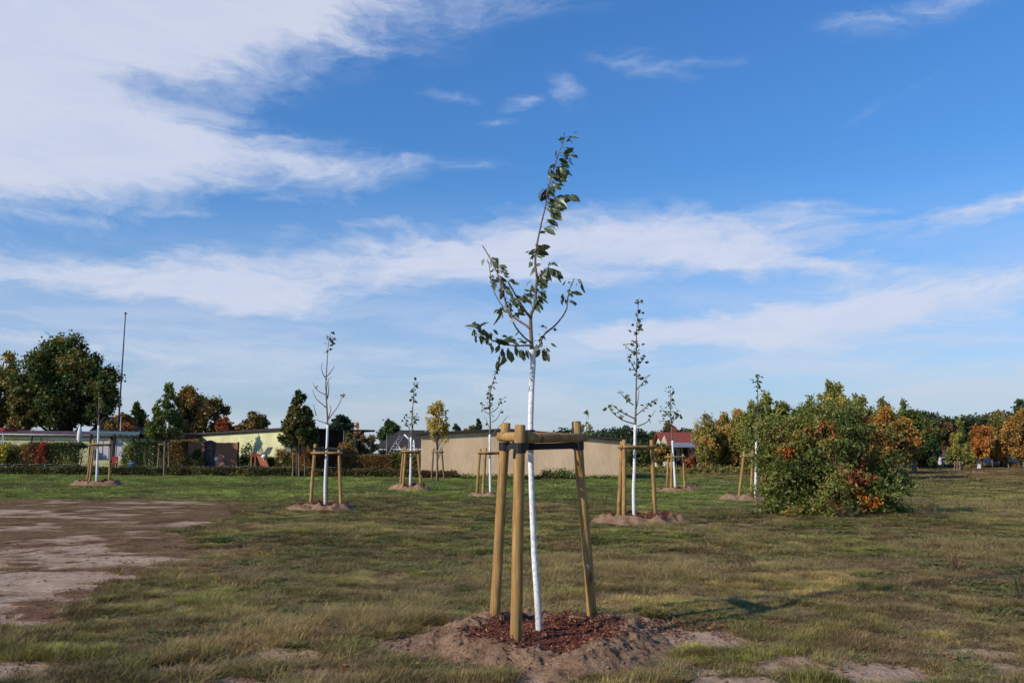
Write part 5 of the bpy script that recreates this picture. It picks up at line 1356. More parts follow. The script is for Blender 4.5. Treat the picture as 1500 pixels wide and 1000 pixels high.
# odds and ends in the gardens
def garden(name, lab, cat, mb, mt, loc): return tag(mb.build(name, mt, loc=loc), lab, cat)
q = P(167, 668, 58.2); m = MB(); m.box((q.x, q.y, .85), (.36, .4, .10)); m.box((q.x, q.y + .2, 1.1), (.36, .08, .5)); [m.bar((q.x + a_, q.y + b_, 0), (q.x + a_, q.y + b_, .9), .06) for a_ in (-.14, .14) for b_ in (-.2, .2)]
garden('garden_chair', 'red garden chair under the blue pergola', 'chair', m, M_red, (q.x, q.y, 0))
q = P(196, 676, 58.0); m = MB(); m.lathe((q.x, q.y, .0), [(.32, 0), (.38, .5), (.36, .85), (.40, .9), (.1, 1.0)], 12); garden('rain_barrel', 'blue rain barrel beside the dark green hedge', 'barrel', m, M_bluec, (q.x, q.y, 0))
q = P(317, 672, 57.0); m = MB(); m.lathe((q.x, q.y, .0), [(.02, 0), (.02, q.z - .15), (.10, q.z - .1), (.14, q.z), (.10, q.z + .1), (.02, q.z + .14)], 12); garden('garden_globe', 'white ball on a thin rod in front of the plank fence', 'garden globe', m, M_white, (q.x, q.y, 0))
# orange play house / slide before the second green building
q = P(380, 668, 57.4); r_ = empty('play_tower', (q.x, q.y, 0), 'orange and red play tower with slanted board before the second green building', 'play tower')
a, b = P(370, 665.5, 57.4), P(389, 667, 57.4)
m = MB(); m.box(((a.x + b.x) / 2, 57.4, a.z - .05), (b.x - a.x, 1.0, .18)); m.build('deck', M_red, r_)
for x_ in (a.x + .06, b.x - .06):
    for y_ in (56.95, 57.85): m = MB(); m.bar((x_, y_, -.1), (x_, y_, a.z - .14), .10); m.build('leg', M_fence, r_)
s0, s1 = P(385, 665, 57.0), P(392, 654.5, 57.0); m = MB(); m.prism([s0, s0 + Vector((.42, 0, -.02)), s1 + Vector((.35, 0, 0)), s1], (0, .08, 0)); m.build('side_board', M_grey, r_)
s0, s1 = P(376, 667, 56.9), P(384, 688, 56.3); m = MB(); m.prism([s0, s0 + Vector((.5, 0, 0)), s1 + Vector((.5, 0, 0)), s1], (0, .25, .03)); m.build('slide', M_orange, r_)
q = P(386.5, 668.5, 56.7); m = MB(); m.lathe((q.x, q.y, q.z - .14), [(.03, 0), (.13, .05), (.16, .14), (.13, .24), (.03, .29)], 12); m.tube([(q.x, q.y, 0), (q.x, q.y, q.z - .12)], .02, 6); garden('garden_globe', 'white ball on a rod beside the orange play tower', 'garden globe', m, M_white, (q.x, q.y, 0))
# red awning at the left edge
a, b = P(-20, 631, 58.6), P(7, 631, 58.6); r_ = empty('garden_swing', (P(2, 650, 58.6).x, 58.6, 0), 'garden swing seat with red canopy at the left edge of the picture', 'swing seat')
m = MB(); m.prism([a, b, P(5, 627, 58.6), P(-18, 625, 58.6)], (0, 1.6, .0)); m.build('canopy', M_red, r_)
m = MB(); [m.tube([P(5, 631, y_), dn(P(2 + dx, 660, y_))], .03, 6) for y_ in (58.7, 60.1) for dx in (-4, 6)]; m.build('frame', M_zinc, r_)

# ------------------------------------------------------------------ far right small things
q = P(1434, 682, 92); g = gz(q.x, 92); r_ = empty('white_sign', (q.x, 92, g), 'small white sign board on a thin post in the far right field', 'sign')
m = MB(); m.box((q.x, 92, P(1434, 683, 92).z), (.36, .04, .5)); m.build('board', M_white, r_); m = MB(); m.bar((q.x + .2, 92.05, g - .1), (q.x + .2, 92.05, P(1434, 680, 92).z), .06); m.build('post', M_zinc, r_)
def car(lab, px, Y, mt, L=4.3, flip=1):
    q = P(px, 680, Y); g = gz(q.x, Y); r_ = empty('parked_car', (q.x, Y, g), lab, 'car', 'cars parked far off at the right')
    pr = [(-L / 2, .35), (-L / 2, .75), (-L / 2 + .15, .88), (-L * .27, .98), (-L * .12, 1.40), (L * .2, 1.45), (L * .38, 1.02), (L / 2 - .05, .9), (L / 2, .6), (L / 2, .33)]
    m = MB(); m.prism([Vector((q.x + x * flip, Y, g + z)) for x, z in pr], (0, 1.7, 0)); m.build('body', mt, r_)
    m = MB(); m.prism([Vector((q.x + x * flip, Y - .012, g + z)) for x, z in [(-L * .22, .98), (-L * .10, 1.32), (L * .19, 1.37), (L * .31, 1.02)]], (0, .01, 0)); m.build('window', M_glass, r_)
    for x in (-L * .3, L * .3): m = MB(); m.tube([(q.x + x, Y - .02, g + .31), (q.x + x, Y + .2, g + .31)], .31, 14); m.build('wheel', M_roofd, r_)
M_carb = rough_mat('dark_blue_car_paint', (.03, .04, .09), .1, 5, .25, .5, .0002); M_carg = rough_mat('silver_car_paint', (.22, .23, .25), .1, 5, .3, .5, .0002)
car('dark blue car parked under the orange brown trees at the far right', 1466, 104, M_carb); car('grey car parked in the shade left of the blue one', 1445, 107, M_carg, flip=-1)
for i_, (px, t_, Y, lab) in enumerate(((1398, 677, 88, 'thin wooden post left of the staked tree in the far right field'), (1415, 679, 100, 'low wooden post right of the cream gable'), (1453, 673, 94, 'pale wooden post left of the parked cars'), (1477, 680, 90, 'slim grey post right of the parked cars'), (1499, 676, 82, 'pale post at the right edge of the picture'), (1214 - 0, 684, 84, 'short pale post seen beside the big bush'))):
    q = P(px, t_, Y); g = gz(q.x, Y); m = MB(); m.tube([(q.x, Y, g - .1), (q.x + .02, Y, (g + q.z) / 2), (q.x, Y, q.z)], .06, 7, wob=.05, seed=i_); tag(m.build('field_post', M_grey if i_ in (2, 4) else M_stake_old, loc=(q.x, Y, g)), lab, 'post', 'posts standing in the far field')
# low gravel track far right
m = MB(); a, b = P(1325, 684, 100), P(1412, 684, 101); m.prism([Vector((a.x, 99, gz(a.x, 99) + .03)), Vector((b.x, 99, gz(b.x, 99) + .03)), Vector((b.x, 102, gz(b.x, 102) + .03)), Vector((a.x, 102, gz(a.x, 102) + .03))], (0, 0, .02)); M_track = rough_mat('gravel_track', (.38, .33, .28), .2, 1, .95, .1); tag(m.build('gravel_track', M_track), kind='structure')
# ------------------------------------------------------------------ palettes (real leaf colours)
OAK = [(4, (.028, .042, .014)), (3, (.042, .055, .018)), (2, (.065, .070, .020)), (1, (.095, .07, .022))]
GREEN = [(3, (.045, .062, .020)), (3, (.065, .085, .028)), (1.5, (.10, .11, .035))]
CON = [(3, (.018, .032, .016)), (2, (.028, .042, .020))]
SPR = [(3, (.014, .024, .015)), (1, (.022, .034, .02))]
BROWNG = [(2, (.07, .06, .022)), (3, (.12, .075, .028)), (2, (.16, .09, .03)), (1, (.20, .07, .03))]
YEL = [(2, (.22, .145, .045)), (3, (.31, .20, .06)), (1.5, (.15, .115, .04))]
YELB = [(3, (.075, .07, .028)), (3, (.13, .09, .032)), (2, (.18, .115, .036)), (1, (.20, .09, .032))]
BIRCH = [(4, (.09, .08, .03)), (3, (.13, .105, .04)), (2, (.17, .125, .045)), (.7, (.21, .10, .04))]
ORG = [(2, (.14, .06, .022)), (3, (.23, .075, .025)), (2, (.28, .115, .03))]
REDB = [(2, (.13, .04, .03)), (2, (.20, .06, .035)), (1, (.09, .05, .03))]
BEECH = [(3, (.085, .05, .022)), (3, (.12, .065, .028)), (1, (.07, .06, .02))]
DHED = [(3, (.022, .034, .014)), (2, (.032, .048, .018))]
BUSH = [(4, (.046, .060, .018)), (4, (.075, .086, .026)), (3.5, (.11, .11, .034)), (1.0, (.14, .10, .04)), (.35, (.22, .08, .03))]
PINE = [(3, (.016, .026, .014)), (2, (.026, .036, .018)), (1, (.05, .05, .022))]

# left: big oak, its brownish neighbour and low trees behind the buildings
tree('oak_tree', 'very large dark green broad tree at the left behind the pale green building', 'tree', 24, 170, 486, 640, 72, OAK, 'egg', 60000, .24, 200, .12, .42, seed=101, inner=.15, scale=2.0, twigs=40)
tree('broadleaf_tree', 'big tree with thinning yellow brown leaves at the left edge', 'tree', -45, 48, 512, 640, 76, [(2, (.09, .075, .022)), (3, (.16, .11, .028)), (2, (.24, .15, .032)), (1, (.04, .045, .016))], 'round', 16000, .24, 80, .14, .35, seed=102, twigs=50)
tree('broadleaf_tree', 'brownish leafy tree between the left edge and the big dark tree', 'tree', 8, 62, 545, 640, 70, [(2, (.05, .045, .018)), (3, (.10, .07, .024))], 'round', 8000, .22, 50, .16, .2, seed=103)
tree('broadleaf_tree', 'small dark tree under the big dark tree, right of it', 'tree', 132, 170, 545, 620, 68, OAK, 'round', 7000, .22, 40, .18, .15, seed=104)
BT = [(184, 216, 590, 640, 78, GREEN, 'round', 4500, 'round green tree right of the mast'), (150, 204, 606, 640, 71, BROWNG, 'flat', 6500, 'low brown tree behind the mast'),
      (196, 238, 612, 642, 80, BROWNG, 'flat', 5000, 'reddish brown low trees behind the shelter roof'), (250, 300, 568, 640, 76, BROWNG, 'egg', 11000, 'brown autumn tree behind the shelter, left half of the pair'),
      (268, 334, 572, 640, 82, [(3, (.07, .055, .022)), (2, (.11, .07, .025)), (1, (.05, .06, .02))], 'egg', 10000, 'brown and green autumn tree over the plank fence, right half of the pair'), (318, 342, 612, 638, 74, REDB, 'round', 2500, 'small red leaved tree left of the second green building'),
      (352, 396, 604, 636, 78, [(2, (.06, .05, .02)), (2, (.09, .07, .028)), (1, (.15, .10, .04))], 'round', 5000, 'round brown tree above the second green building'), (338, 362, 620, 636, 82, BROWNG, 'flat', 1800, 'low pale brown shrub above the second green building roof')]
for k, (l, r_, t_, b_, Y, pal, sh, n, lab) in enumerate(BT):
    tree('broadleaf_tree', lab, 'tree', l, r_, t_, b_, Y, pal, sh, n, .24, 45, .17, .15, seed=120 + k, twigs=14, group='trees behind the gardens')
tree('broadleaf_tree', 'loose green young tree with pointed top, held by stakes beside the shelter', 'tree', 216, 268, 556, 640, 56.0, GREEN, 'cone', 5200, .18, 60, .12, .09, seed=140, twigs=26)
tree('broadleaf_tree', 'dense dark conical tree with stake right of the second green building', 'tree', 411, 466, 568, 655, 55.3, [(4, (.022, .034, .014)), (3, (.034, .046, .017)), (.6, (.075, .055, .02))], 'cone', 15000, .17, 130, .085, .10, seed=141, inner=.3)
tree('conifer', 'dark spruce with layered branches behind the grey sheds', 'conifer', 478, 516, 607, 645, 72, SPR, 'round', 8000, .2, 50, .16, .14, seed=142, group='conifers')
tree('broadleaf_tree', 'thin pinkish brown tree behind the beech hedge', 'tree', 514, 536, 612, 668, 61, [(2, (.22, .11, .06)), (3, (.16, .10, .04))], 'cone', 1400, .16, 30, .14, .06, seed=143, twigs=14)
tree('broadleaf_tree', 'yellow brown shrub tree behind the beech hedge next to the sheds', 'tree', 500, 524, 634, 668, 59.5, YELB, 'round', 3000, .16, 25, .2, .06, seed=144)
tree('broadleaf_tree', 'brownish bush tree between the wire posts', 'tree', 524, 552, 637, 668, 60, BROWNG, 'round', 3000, .16, 25, .2, .06, seed=145)
tree('conifer', 'dark green pointed conifer behind the dark roofed house', 'conifer', 555, 586, 610, 660, 84, [(3, (.028, .045, .018)), (2, (.04, .058, .022))], 'egg', 7000, .22, 50, .15, .14, seed=146, group='conifers')
tree('broadleaf_tree', 'staked tree with loose golden yellow leaves before the tan wall', 'tree', 621, 662, 582, 655, 49.5, YEL, 'egg', 1500, .16, 60, .12, .07, seed=147, twigs=60, asp=.6)
tree('conifer', 'small dark spruce peeking over the tan building roof', 'conifer', 694, 706, 611, 640, 95, SPR, 'cone', 1500, .25, 40, .12, .12, seed=148, group='conifers')
tree('broadleaf_tree', 'brown tree top peeking over the tan building roof', 'tree', 676, 698, 619, 642, 98, BROWNG, 'flat', 1800, .25, 20, .2, .12, seed=149)
tree('conifer', 'tiny dark green tree top over the left end of the tan building', 'conifer', 663, 674, 621, 642, 96, CON, 'round', 900, .25, 16, .2, .1, seed=150, group='conifers')
tree('broadleaf_tree', 'thin pale young tree behind the right part of the tan building', 'tree', 848, 871, 601, 652, 64, GREEN, 'cone', 420, .17, 40, .11, .05, seed=151, twigs=46, bark=M_birch)

# far pine wood between the tan building and the birches, and behind the right side
def wood(name, lab, l, r_, Y, top_fn, n, seed, pal, leaf=.8):
    r = np.random.default_rng(seed); a = P(l, 660, Y).x; b = P(r_, 660, Y).x
    x = a + (b - a) * r.random(n); y = Y + r.random(n) ** 1.5 * 40
    pxx = l + (r_ - l) * (x - a) / (b - a)
    H = np.array([P(750, top_fn(p), Y).z for p in pxx]) + 1.8 * (fbm(x, y, 4.0, 4, seed) - .5) * 2
    z = H * (1 - r.random(n) ** 1.8 * .95)
    z = np.maximum(z, .3)
    o = foliage(name, np.stack([x, y, z], 1), leaf, pal, None, r, .7, scale=9, loc=(a, Y, 0)); return tag(o, lab, 'forest', kind='stuff')
wood('forest', 'distant dark pine wood behind the tan building and the red roofed house', 820, 1130, 200, lambda p: 632 + 3 * math.sin(p * .06), 16000, 7, PINE, .7)
wood('forest', 'distant dark wood closing the field at the far right', 1290, 1560, 185, lambda p: 611 + 5 * math.sin(p * .045), 26000, 8, PINE, .7)
tree('broadleaf_tree', 'dark brown tree left of the red roof', 'tree', 966, 992, 617, 660, 96, [(2, (.08, .045, .03)), (2, (.05, .04, .02))], 'round', 2500, .24, 30, .2, .12, seed=160)
tree('broadleaf_tree', 'pale green bush tree before the cream gable of the red roofed house', 'tree', 955, 984, 645, 682, 79, YELB, 'round', 3500, .2, 30, .2, .1, seed=161)
tree('broadleaf_tree', 'round green tree left of the red roofed house', 'tree', 908, 958, 640, 690, 92, [(3, (.035, .045, .016)), (2, (.06, .06, .02))], 'flat', 5000, .24, 40, .2, .12, seed=162)
tree('shrub', 'dark red shrub in front of the veranda', 'shrub', 999, 1020, 664, 692, 72, REDB, 'round', 2600, .15, 24, .2, .05, seed=163)
tree('shrub', 'brownish shrub on the right of the dark red shrub', 'shrub', 1018, 1052, 678, 694, 70, YELB, 'flat', 2600, .15, 24, .2, .05, seed=164)
# birch thicket
BI = [(1018, 1052, 598, 682, 76, 'bare topped pale birch at the left of the thicket', 2200, [(2, (.14, .12, .06)), (2, (.10, .09, .05))], 60), (1024, 1052, 615, 692, 71, 'yellow brown birch at the left end of the thicket', 5000, BIRCH, 20), (1046, 1080, 606, 692, 73, 'yellow birch second in the thicket', 7500, BIRCH, 20),
      (1066, 1100, 596, 692, 72, 'orange topped birch in the middle of the thicket', 8500, [(2, (.10, .09, .03)), (3, (.14, .10, .04)), (1.5, (.25, .10, .035))], 20), (1084, 1118, 590, 692, 69, 'olive green birch behind the half hidden young tree', 7500, [(3, (.06, .065, .024)), (2, (.10, .10, .035))], 26), (1096, 1140, 570, 690, 67, 'tall olive tree just right of the half hidden young tree', 9500, [(3, (.06, .07, .024)), (3, (.09, .095, .032)), (1, (.14, .12, .04))], 24),
      (1132, 1166, 575, 690, 66, 'narrow olive green tree behind the left part of the big bush', 8000, [(3, (.055, .065, .022)), (2, (.11, .11, .035))], 16), (1164, 1206, 585, 690, 69, 'grey green tree with thin top behind the big bush', 7500, GREEN, 30), (1192, 1246, 555, 690, 65, 'tallest yellow green tree rising behind the middle of the big bush', 13000, [(2, (.07, .075, .026)), (3, (.12, .11, .035)), (2, (.19, .14, .04))], 20),
      (1236, 1282, 573, 690, 68, 'olive brown tree behind the right part of the big bush', 10000, [(3, (.05, .05, .02)), (2, (.10, .08, .028))], 16), (1268, 1318, 580, 690, 72, 'tree with thin greenish twigs left of the orange tree', 8000, [(3, (.06, .055, .022)), (2, (.12, .09, .03))], 24)]
for k, (l, r_, t_, b_, Y, lab, n, pal, tw) in enumerate(BI):
    tree('birch_tree', lab, 'tree', l - 7, r_ + 7, t_, b_ + 4, Y, [(w_, tuple(c * 1.2 for c in q_)) for w_, q_ in pal], 'egg', int(n * 1.5), .2, 110, .13, .11, bark=M_birch, seed=170 + k, twigs=tw, group='trees of the thicket beside the big bush', inner=.15)
tree('maple_tree', 'bright orange leaved tree right behind the big bush', 'tree', 1262, 1345, 596, 684, 57, [(2, (.12, .08, .025)), (3, (.22, .095, .03)), (3, (.31, .11, .028)), (2, (.09, .08, .03))], 'egg', 13000, .2, 90, .12, .14, seed=190, twigs=10)
tree('broadleaf_tree', 'small staked lollipop tree with green and orange crown right of the orange tree', 'tree', 1322, 1357, 626, 674, 74, [(3, (.08, .09, .03)), (2, (.15, .12, .035)), (1, (.3, .12, .03))], 'egg', 3400, .18, 45, .16, .07, seed=191)
RT = [(1306, 1352, 583, 688, 92, 'dark green tall tree with airy top behind the orange tree', GREEN, 'egg', 8000), (1336, 1378, 604, 690, 98, 'very dark tree right of the airy tall one', OAK, 'round', 8000), (1358, 1392, 610, 660, 104, 'thin topped dark tree above the dull red roof', [(2, (.05, .045, .025)), (2, (.09, .055, .03))], 'round', 5000),
      (1372, 1400, 615, 660, 109, 'reddish brown tree behind the dull red roof', REDB, 'round', 4500), (1340, 1374, 640, 690, 92, 'black green shrubbery left of the dull red roof', DHED, 'round', 6000), (1418, 1446, 630, 690, 108, 'dark green tree behind the bright orange cone', OAK, 'round', 5000)]
for k, (l, r_, t_, b_, Y, lab, pal, sh, n) in enumerate(RT):
    tree('broadleaf_tree', lab, 'tree', l, r_, t_, b_, Y, pal, sh, n, .27, 60, .15, .2, seed=200 + k, twigs=16, group='trees at the far right')
tree('broadleaf_tree', 'staked olive green tree before the cream gabled house', 'tree', 1388, 1424, 612, 678, 84, [(2, (.05, .06, .022)), (3, (.09, .095, .032)), (2, (.14, .13, .04))], 'cone', 6500, .2, 60, .13, .09, seed=210, group='staked street trees at the far right')
tree('maple_tree', 'bright rusty orange cone shaped tree at the far right', 'tree', 1418, 1456, 620, 674, 96, ORG, 'egg', 6500, .22, 60, .14, .12, seed=211, group='staked street trees at the far right')
tree('broadleaf_tree', 'golden brown tree right of the rusty orange cone', 'tree', 1448, 1482, 600, 684, 98, YELB, 'egg', 9000, .25, 60, .15, .15, seed=212, group='orange brown trees at the right edge')
tree('broadleaf_tree', 'large orange brown tree cut by the right edge', 'tree', 1468, 1530, 592, 684, 94, [(3, (.08, .058, .025)), (3, (.14, .085, .03)), (2, (.20, .105, .035))], 'round', 14000, .25, 80, .13, .2, seed=213, group='orange brown trees at the right edge')
tree('conifer', 'dark green conifer top above the right edge trees', 'conifer', 1478, 1520, 582, 640, 108, CON, 'cone', 6000, .28, 60, .14, .2, seed=214, group='conifers')
# stakes of the street trees
def small_frame(lab, sts, Y, mt=M_stake_old, rz=.12, rad=.055):
    return frame_px(lab, [(a_, b_, Y + dy, c_, d_, Y + dy * .8) for (a_, b_, c_, d_, dy) in sts], gz, Y, mat=mt, seed=int(Y * 7), rad=rad, group='weathered stake frames of the street trees', rz=rz)
small_frame('weathered grey stakes under the loose green tree beside the shelter', [(230, 696, 234, 648, .3), (240, 700, 241.5, 646, -.6), (248, 696, 247, 648, .5)], 55.6)
small_frame('weathered stakes with crossbar under the dark conical tree', [(429, 697, 430, 654, .4), (438, 700, 438, 655, -.7), (447, 697, 446, 655, .4)], 55.0)
small_frame('dark stakes with crossbar under the golden yellow tree', [(632, 700, 635, 657, .3), (640, 702, 640.5, 659, -.6), (651, 699, 647, 657, .4)], 49.0)
small_frame('stakes under the olive green tree before the cream gabled house', [(1402, 694, 1402.5, 674, .4), (1406, 695, 1406, 675, -.5), (1398, 692, 1399, 675, .7)], 82, M_stake_old)
small_frame('stakes under the small lollipop tree right of the orange tree', [(1336, 692, 1336.5, 674, .3), (1340.5, 692, 1340, 674, -.4), (1338, 691, 1338, 675, .8)], 72)
# hedges
hedge('hedge', 'loose green and reddish hedge at the left edge', 'hedge', -30, 62, 655, 0, 58.2, [(3, (.045, .055, .02)), (2, (.09, .065, .025)), (1, (.20, .08, .03))], 1.4, 12000, .13, 301, rough=.28, group='garden hedges')
hedge('hedge', 'yellow flowering bush under the red canopy at the left edge', 'shrub', -20, 10, 652, 0, 57.5, [(2, (.30, .20, .03)), (1, (.10, .09, .03))], .9, 2600, .12, 302, rough=.2, round_=.3)
hedge('shrub', 'small shrub with bright red leaves in the left hedge', 'shrub', 55, 68, 650, 0, 57.6, [(3, (.15, .022, .015)), (1, (.12, .04, .02))], .5, 700, .11, 303, rough=.15, round_=.6, zlo=.55)
hedge('shrub', 'reddish brown bush left of the bright red shrub', 'shrub', 36, 60, 652, 0, 57.9, [(3, (.07, .035, .022)), (1, (.07, .05, .025))], .9, 2500, .11, 304, rough=.12, round_=.3)
hedge('hedge', 'dense dark green hedge left of the closed parasol', 'hedge', 64, 116, 650, 0, 57.9, [(3, (.03, .04, .015)), (2, (.05, .058, .02)), (.4, (.15, .14, .06))], 1.2, 9000, .12, 305, rough=.12, group='garden hedges', round_=.08)
hedge('hedge', 'smooth dark green block hedge under the shelter roof', 'hedge', 197, 243, 648, 0, 57.8, DHED, 1.3, 9000, .09, 306, rough=.05, group='garden hedges')
hedge('shrub', 'leafy light green shrub behind the pergola', 'shrub', 180, 197, 650, 0, 58.3, GREEN, .8, 1400, .14, 307, rough=.3, round_=.5)
hedge('hedge', 'tall brown beech hedge between the street tree and the plank fence', 'hedge', 240, 282, 648, 0, 57.9, BEECH, 1.2, 9000, .11, 308, rough=.15, group='garden hedges', round_=.05)
hedge('shrub', 'dark green pointed shrub before the plank fence', 'shrub', 282, 291, 660, 0, 57.0, DHED, .6, 2200, .10, 309, rough=.12, round_=.7)
hedge('shrub', 'brown and green shrubs at the foot of the plank fence', 'shrub', 262, 300, 672, 0, 56.9, [(2, (.09, .07, .03)), (2, (.05, .055, .02))], .8, 3500, .10, 310, rough=.2, round_=.2)
hedge('shrub', 'thin green shrub before the second green building', 'shrub', 353, 368, 658, 0, 58.0, GREEN, .6, 700, .13, 311, rough=.35, round_=.4)
hedge('hedge', 'dark low hedge below the second green building', 'hedge', 350, 420, 671, 0, 57.9, DHED, 1.2, 9000, .10, 312, rough=.10, group='garden hedges')
hedge('shrub', 'brown shrubbery under the dark conical tree', 'shrub', 405, 462, 662, 0, 57.2, BROWNG, 1.2, 6500, .11, 313, rough=.3)
hedge('shrub', 'dark brown shrubbery before the grey sheds', 'shrub', 455, 508, 664, 0, 57.0, [(3, (.05, .035, .02)), (2, (.08, .05, .025))], 1.2, 7000, .11, 314, rough=.25)
hedge('hedge', 'long clipped copper brown beech hedge left of the tan building', 'hedge', 500, 574, 668, 0, 56.4, BEECH, 1.4, 17000, .10, 315, rough=.07, group='garden hedges')
hedge('hedge', 'green and copper hedge end beside the climbing frame', 'hedge', 573, 616, 668, 0, 56.6, [(2, (.05, .06, .02)), (3, (.10, .06, .025))], 1.4, 9000, .11, 316, rough=.18, group='garden hedges')
hedge('shrub', 'weedy reddish plants at the foot of the tan wall by the golden tree', 'shrub', 617, 668, 692, 0, 53.2, [(2, (.05, .022, .018)), (2, (.06, .04, .02))], .6, 3200, .10, 317, rough=.1)
hedge('shrub', 'green weeds growing along the foot of the tan wall', 'weeds', 668, 912, 697.5, 0, 53.3, GREEN, .4, 7000, .09, 318, rough=.12)
hedge('shrub', 'taller wild weeds before the tan wall right of the nearest trunk', 'weeds', 796, 842, 693, 0, 53.1, [(2, (.06, .055, .025)), (2, (.05, .07, .025))], .4, 1600, .12, 319, rough=.25)
# dark leaved undergrowth strip along the gardens
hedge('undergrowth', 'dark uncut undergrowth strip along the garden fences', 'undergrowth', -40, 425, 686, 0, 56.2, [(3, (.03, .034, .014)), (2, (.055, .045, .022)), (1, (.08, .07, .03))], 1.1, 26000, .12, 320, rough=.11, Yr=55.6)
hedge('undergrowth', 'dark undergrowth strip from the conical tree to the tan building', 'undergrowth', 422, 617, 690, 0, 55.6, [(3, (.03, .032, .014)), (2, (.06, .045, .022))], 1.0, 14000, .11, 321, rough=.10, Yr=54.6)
hedge('undergrowth', 'brown grassy growth at the foot of the birch thicket', 'undergrowth', 900, 1130, 688, 0, 74, [(3, (.08, .07, .03)), (2, (.14, .11, .05)), (1, (.05, .06, .02))], 3, 14000, .16, 322, rough=.25, Yr=66)
hedge('undergrowth', 'brown growth and low shrubs before the far right trees', 'undergrowth', 1320, 1540, 682, 0, 103, [(3, (.05, .04, .022)), (2, (.10, .06, .035)), (1, (.14, .10, .05))], 3, 14000, .2, 323, rough=.3, Yr=95)
hedge('hedge', 'dark low garden hedge behind the parked cars', 'hedge', 1408, 1520, 672, 0, 110, [(3, (.03, .035, .018)), (2, (.05, .045, .025))], 2, 9000, .2, 324, rough=.2)

# ------------------------------------------------------------------ the big bush
def bush():
    r = np.random.default_rng(77); rr = random.Random(77)
    Yc = 23.0; x0 = P(1217, 755, Yc).x; g = gz(x0, Yc)
    root = empty('ash_leaved_bush', (x0, Yc, g), 'very large rounded bush with green leaves and orange red leaf clusters, right of centre', 'bush')
    # silhouette: several lobes (px, py centre, radius px x/y)
    LB = [(1200, 640, 60, 55), (1250, 645, 50, 50), (1162, 670, 45, 60), (1152, 720, 36, 40), (1222, 700, 76, 58), (1277, 700, 42, 52), (1298, 738, 34, 26), (1200, 742, 66, 26), (1133, 655, 22, 38), (1136, 618, 15, 24), (1215, 602, 30, 20), (1250, 610, 22, 18), (1291, 650, 22, 30), (1308, 686, 20, 22), (1176, 612, 22, 20), (1126, 700, 14, 30)]
    pos = []; stems_ = MB(); ends = []
    for k in range(560):
        px, py, rx, ry = (lambda b: (b[0], b[1] + 10, b[2] * .84, b[3] * .80))(LB[rr.choices(range(len(LB)), weights=[b[2] * b[3] for b in LB])[0]])
        u = unit(1, r)[0]; q = (.35 + .65 * rr.random() ** .4)
        c = P(px + u[0] * rx * q, py + u[2] * ry * q, Yc + u[1] * q * rx / FPX * Yc * 1.2)
        if k % 6 == 0: o_ = (c - Vector((x0, Yc, g + .9))); c = c + o_.normalized() * rr.uniform(.15, .42) + Vector((0, 0, rr.uniform(0, .15)))
        c.z = max(c.z, g + .12); ends.append(c)
    ends = np.array([tuple(c) for c in ends]); N = 40000
    idx = r.integers(0, len(ends), N)
    off = r.normal(size=(N, 3)) * np.array([.15, .15, .085]); off[:, 2] -= .25 * np.abs(off[:, 0])
    pos = ends[idx] + off; pos[:, 2] = np.maximum(pos[:, 2], g + .03)
    cols = leaf_cols(pos, BUSH, r, .55, ids=idx)
    # orange and red clusters where the photograph has them
    for px, py, rad, col, dens in ((1140, 665, .22, (.42, .10, .02), .75), (1250, 690, .34, (.40, .09, .05), .5), (1232, 705, .3, (.36, .08, .045), .45), (1246, 730, .24, (.62, .14, .01), .85), (1268, 733, .12, (.65, .18, .02), .8), (1210, 733, .12, (.60, .05, .01), .8), (1212, 690, .25, (.34, .09, .05), .35),
                                (1196, 630, .25, (.40, .12, .04), .5), (1275, 620, .35, (.30, .13, .03), .4), (1210, 745, .22, (.26, .07, .03), .5), (1262, 665, .4, (.25, .10, .05), .35), (1175, 632, .2, (.30, .14, .04), .4), (1290, 650, .3, (.28, .12, .04), .4), (1135, 640, .25, (.30, .10, .05), .35), (1262, 612, .15, (.40, .08, .03), .5)):
        c = P(px, py, Yc); d2 = ((pos[:, 0] - c.x) ** 2 + (pos[:, 2] - c.z) ** 2) ** .5
        hit = (d2 < rad * (.6 + .6 * fbm(pos[:, 0], pos[:, 2], .2, 2, px))) & (r.random(N) < dens) & (pos[:, 1] < Yc + .6)
        cols[hit] = np.array(col) * (.6 + .8 * r.random((hit.sum(), 1)))
    V = leaf_arrays(pos, .105, .42, r, (0, 0, -.5))
    np_mesh('leaves', V, np.arange(len(V)).reshape(-1, 4), M_leaf, col=np.repeat(cols, 4, 0), parent=root)
    for k in range(0, 560, 3):
        c = Vector(ends[k]); s = Vector((x0 + (c.x - x0) * .25 + rr.gauss(0, .15), Yc + (c.y - Yc) * .3, g - .05)); mid = s.lerp(c, .55) + Vector((0, 0, .12))
        stems_.tube([s, mid, c], [.022, .014, .004], 5, cap=False)
    for k in range(60):
        c = Vector(ends[rr.randrange(len(ends))]); o = Vector((rr.gauss(0, .2), rr.gauss(0, .2), rr.uniform(0, .35))); stems_.tube([c, c + o * .6, c + o], [.007, .005, .002], 4, cap=False)
    stems_.build('stems', M_bark, root)
bush()
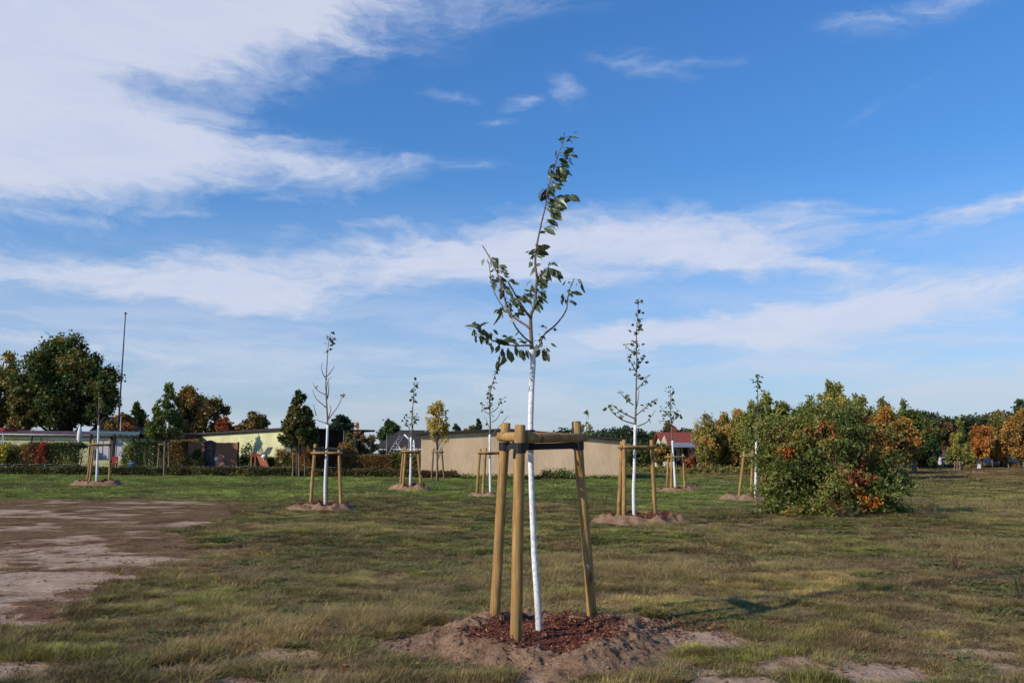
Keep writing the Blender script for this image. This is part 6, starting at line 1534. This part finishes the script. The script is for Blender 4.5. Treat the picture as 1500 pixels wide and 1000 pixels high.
# small field plants standing on their own
for k, (px, py, h, w, pal, lab) in enumerate(((1402, 836, .34, .14, [(1, (.09, .05, .035)), (1, (.13, .075, .05))], 'dark brown dried weed tuft standing in the right middle ground'), (1492, 880, .34, .22, [(1, (.05, .055, .03)), (1, (.09, .075, .045))], 'dark leafy weed clump at the right edge of the field'),
                                            (1358, 760, .55, .6, [(1, (.06, .055, .03)), (1, (.10, .08, .05))], 'thin scrubby shrub right of the big bush'), (1240, 758, .45, .5, [(3, (.05, .06, .025)), (1, (.4, .38, .33))], 'weeds with tiny white flowers at the foot of the big bush'),
                                            (1065, 762, .3, .5, [(1, (.12, .09, .045)), (1, (.07, .07, .03))], 'brown weeds left of the big bush'), (350, 804, .16, .10, [(1, (.07, .045, .03)), (1, (.09, .06, .03))], 'small dark dry weed near the edge of the bare ground'), (1085, 830, .22, .4, [(1, (.06, .04, .03)), (1, (.09, .055, .04))], 'dark brown low weeds right of the nearest tree'))):
    r = np.random.default_rng(500 + k); x, y = G(px, py); g = gz(x, y); rt_ = empty('field_weed', (x, y, g), lab, 'weed', 'single weeds in the field'); n = int(500 * max(.5, w / .2))
    m = MB(); st = []
    for j in range(int(14 * max(1, w / .2))):
        a_ = r.random() * 2 * PI; s = Vector((x + math.cos(a_) * w * .5 * r.random(), y + math.sin(a_) * w * .5 * r.random(), g - .02)); t_ = s + Vector((r.normal() * w * .35, r.normal() * w * .35, h * (.6 + .5 * r.random()))); st.append((s, t_)); m.tube([s, s.lerp(t_, .5) + Vector((0, 0, .02)), t_], [.004, .003, .0015], 4, cap=False)
    m.build('stems', M_bark, rt_); q = r.random(n) ** .6; ii = r.integers(0, len(st), n)
    pos = np.array([tuple(st[i_][0].lerp(st[i_][1], t_)) for i_, t_ in zip(ii, q)]) + r.normal(0, .012 + w * .02, (n, 3))
    foliage('leaves', pos, .03 + .01 * (y > 15), pal, rt_, r, .35, scale=.3, bias=(0, 0, .3))
# ------------------------------------------------------------------ grass goes in last, once the mounds are known
add_grass()
SC.view_settings.view_transform = 'Standard'
SC.view_settings.look = 'None'
SC.view_settings.exposure = 0.0
SC.view_settings.gamma = 1.0
SC.view_settings.use_curve_mapping = False
SC.cycles.max_bounces = 6
SC.cycles.transparent_max_bounces = 6
SC.cycles.use_adaptive_sampling = True
SC.cycles.adaptive_threshold = 0.02
SC.cycles.use_denoising = True
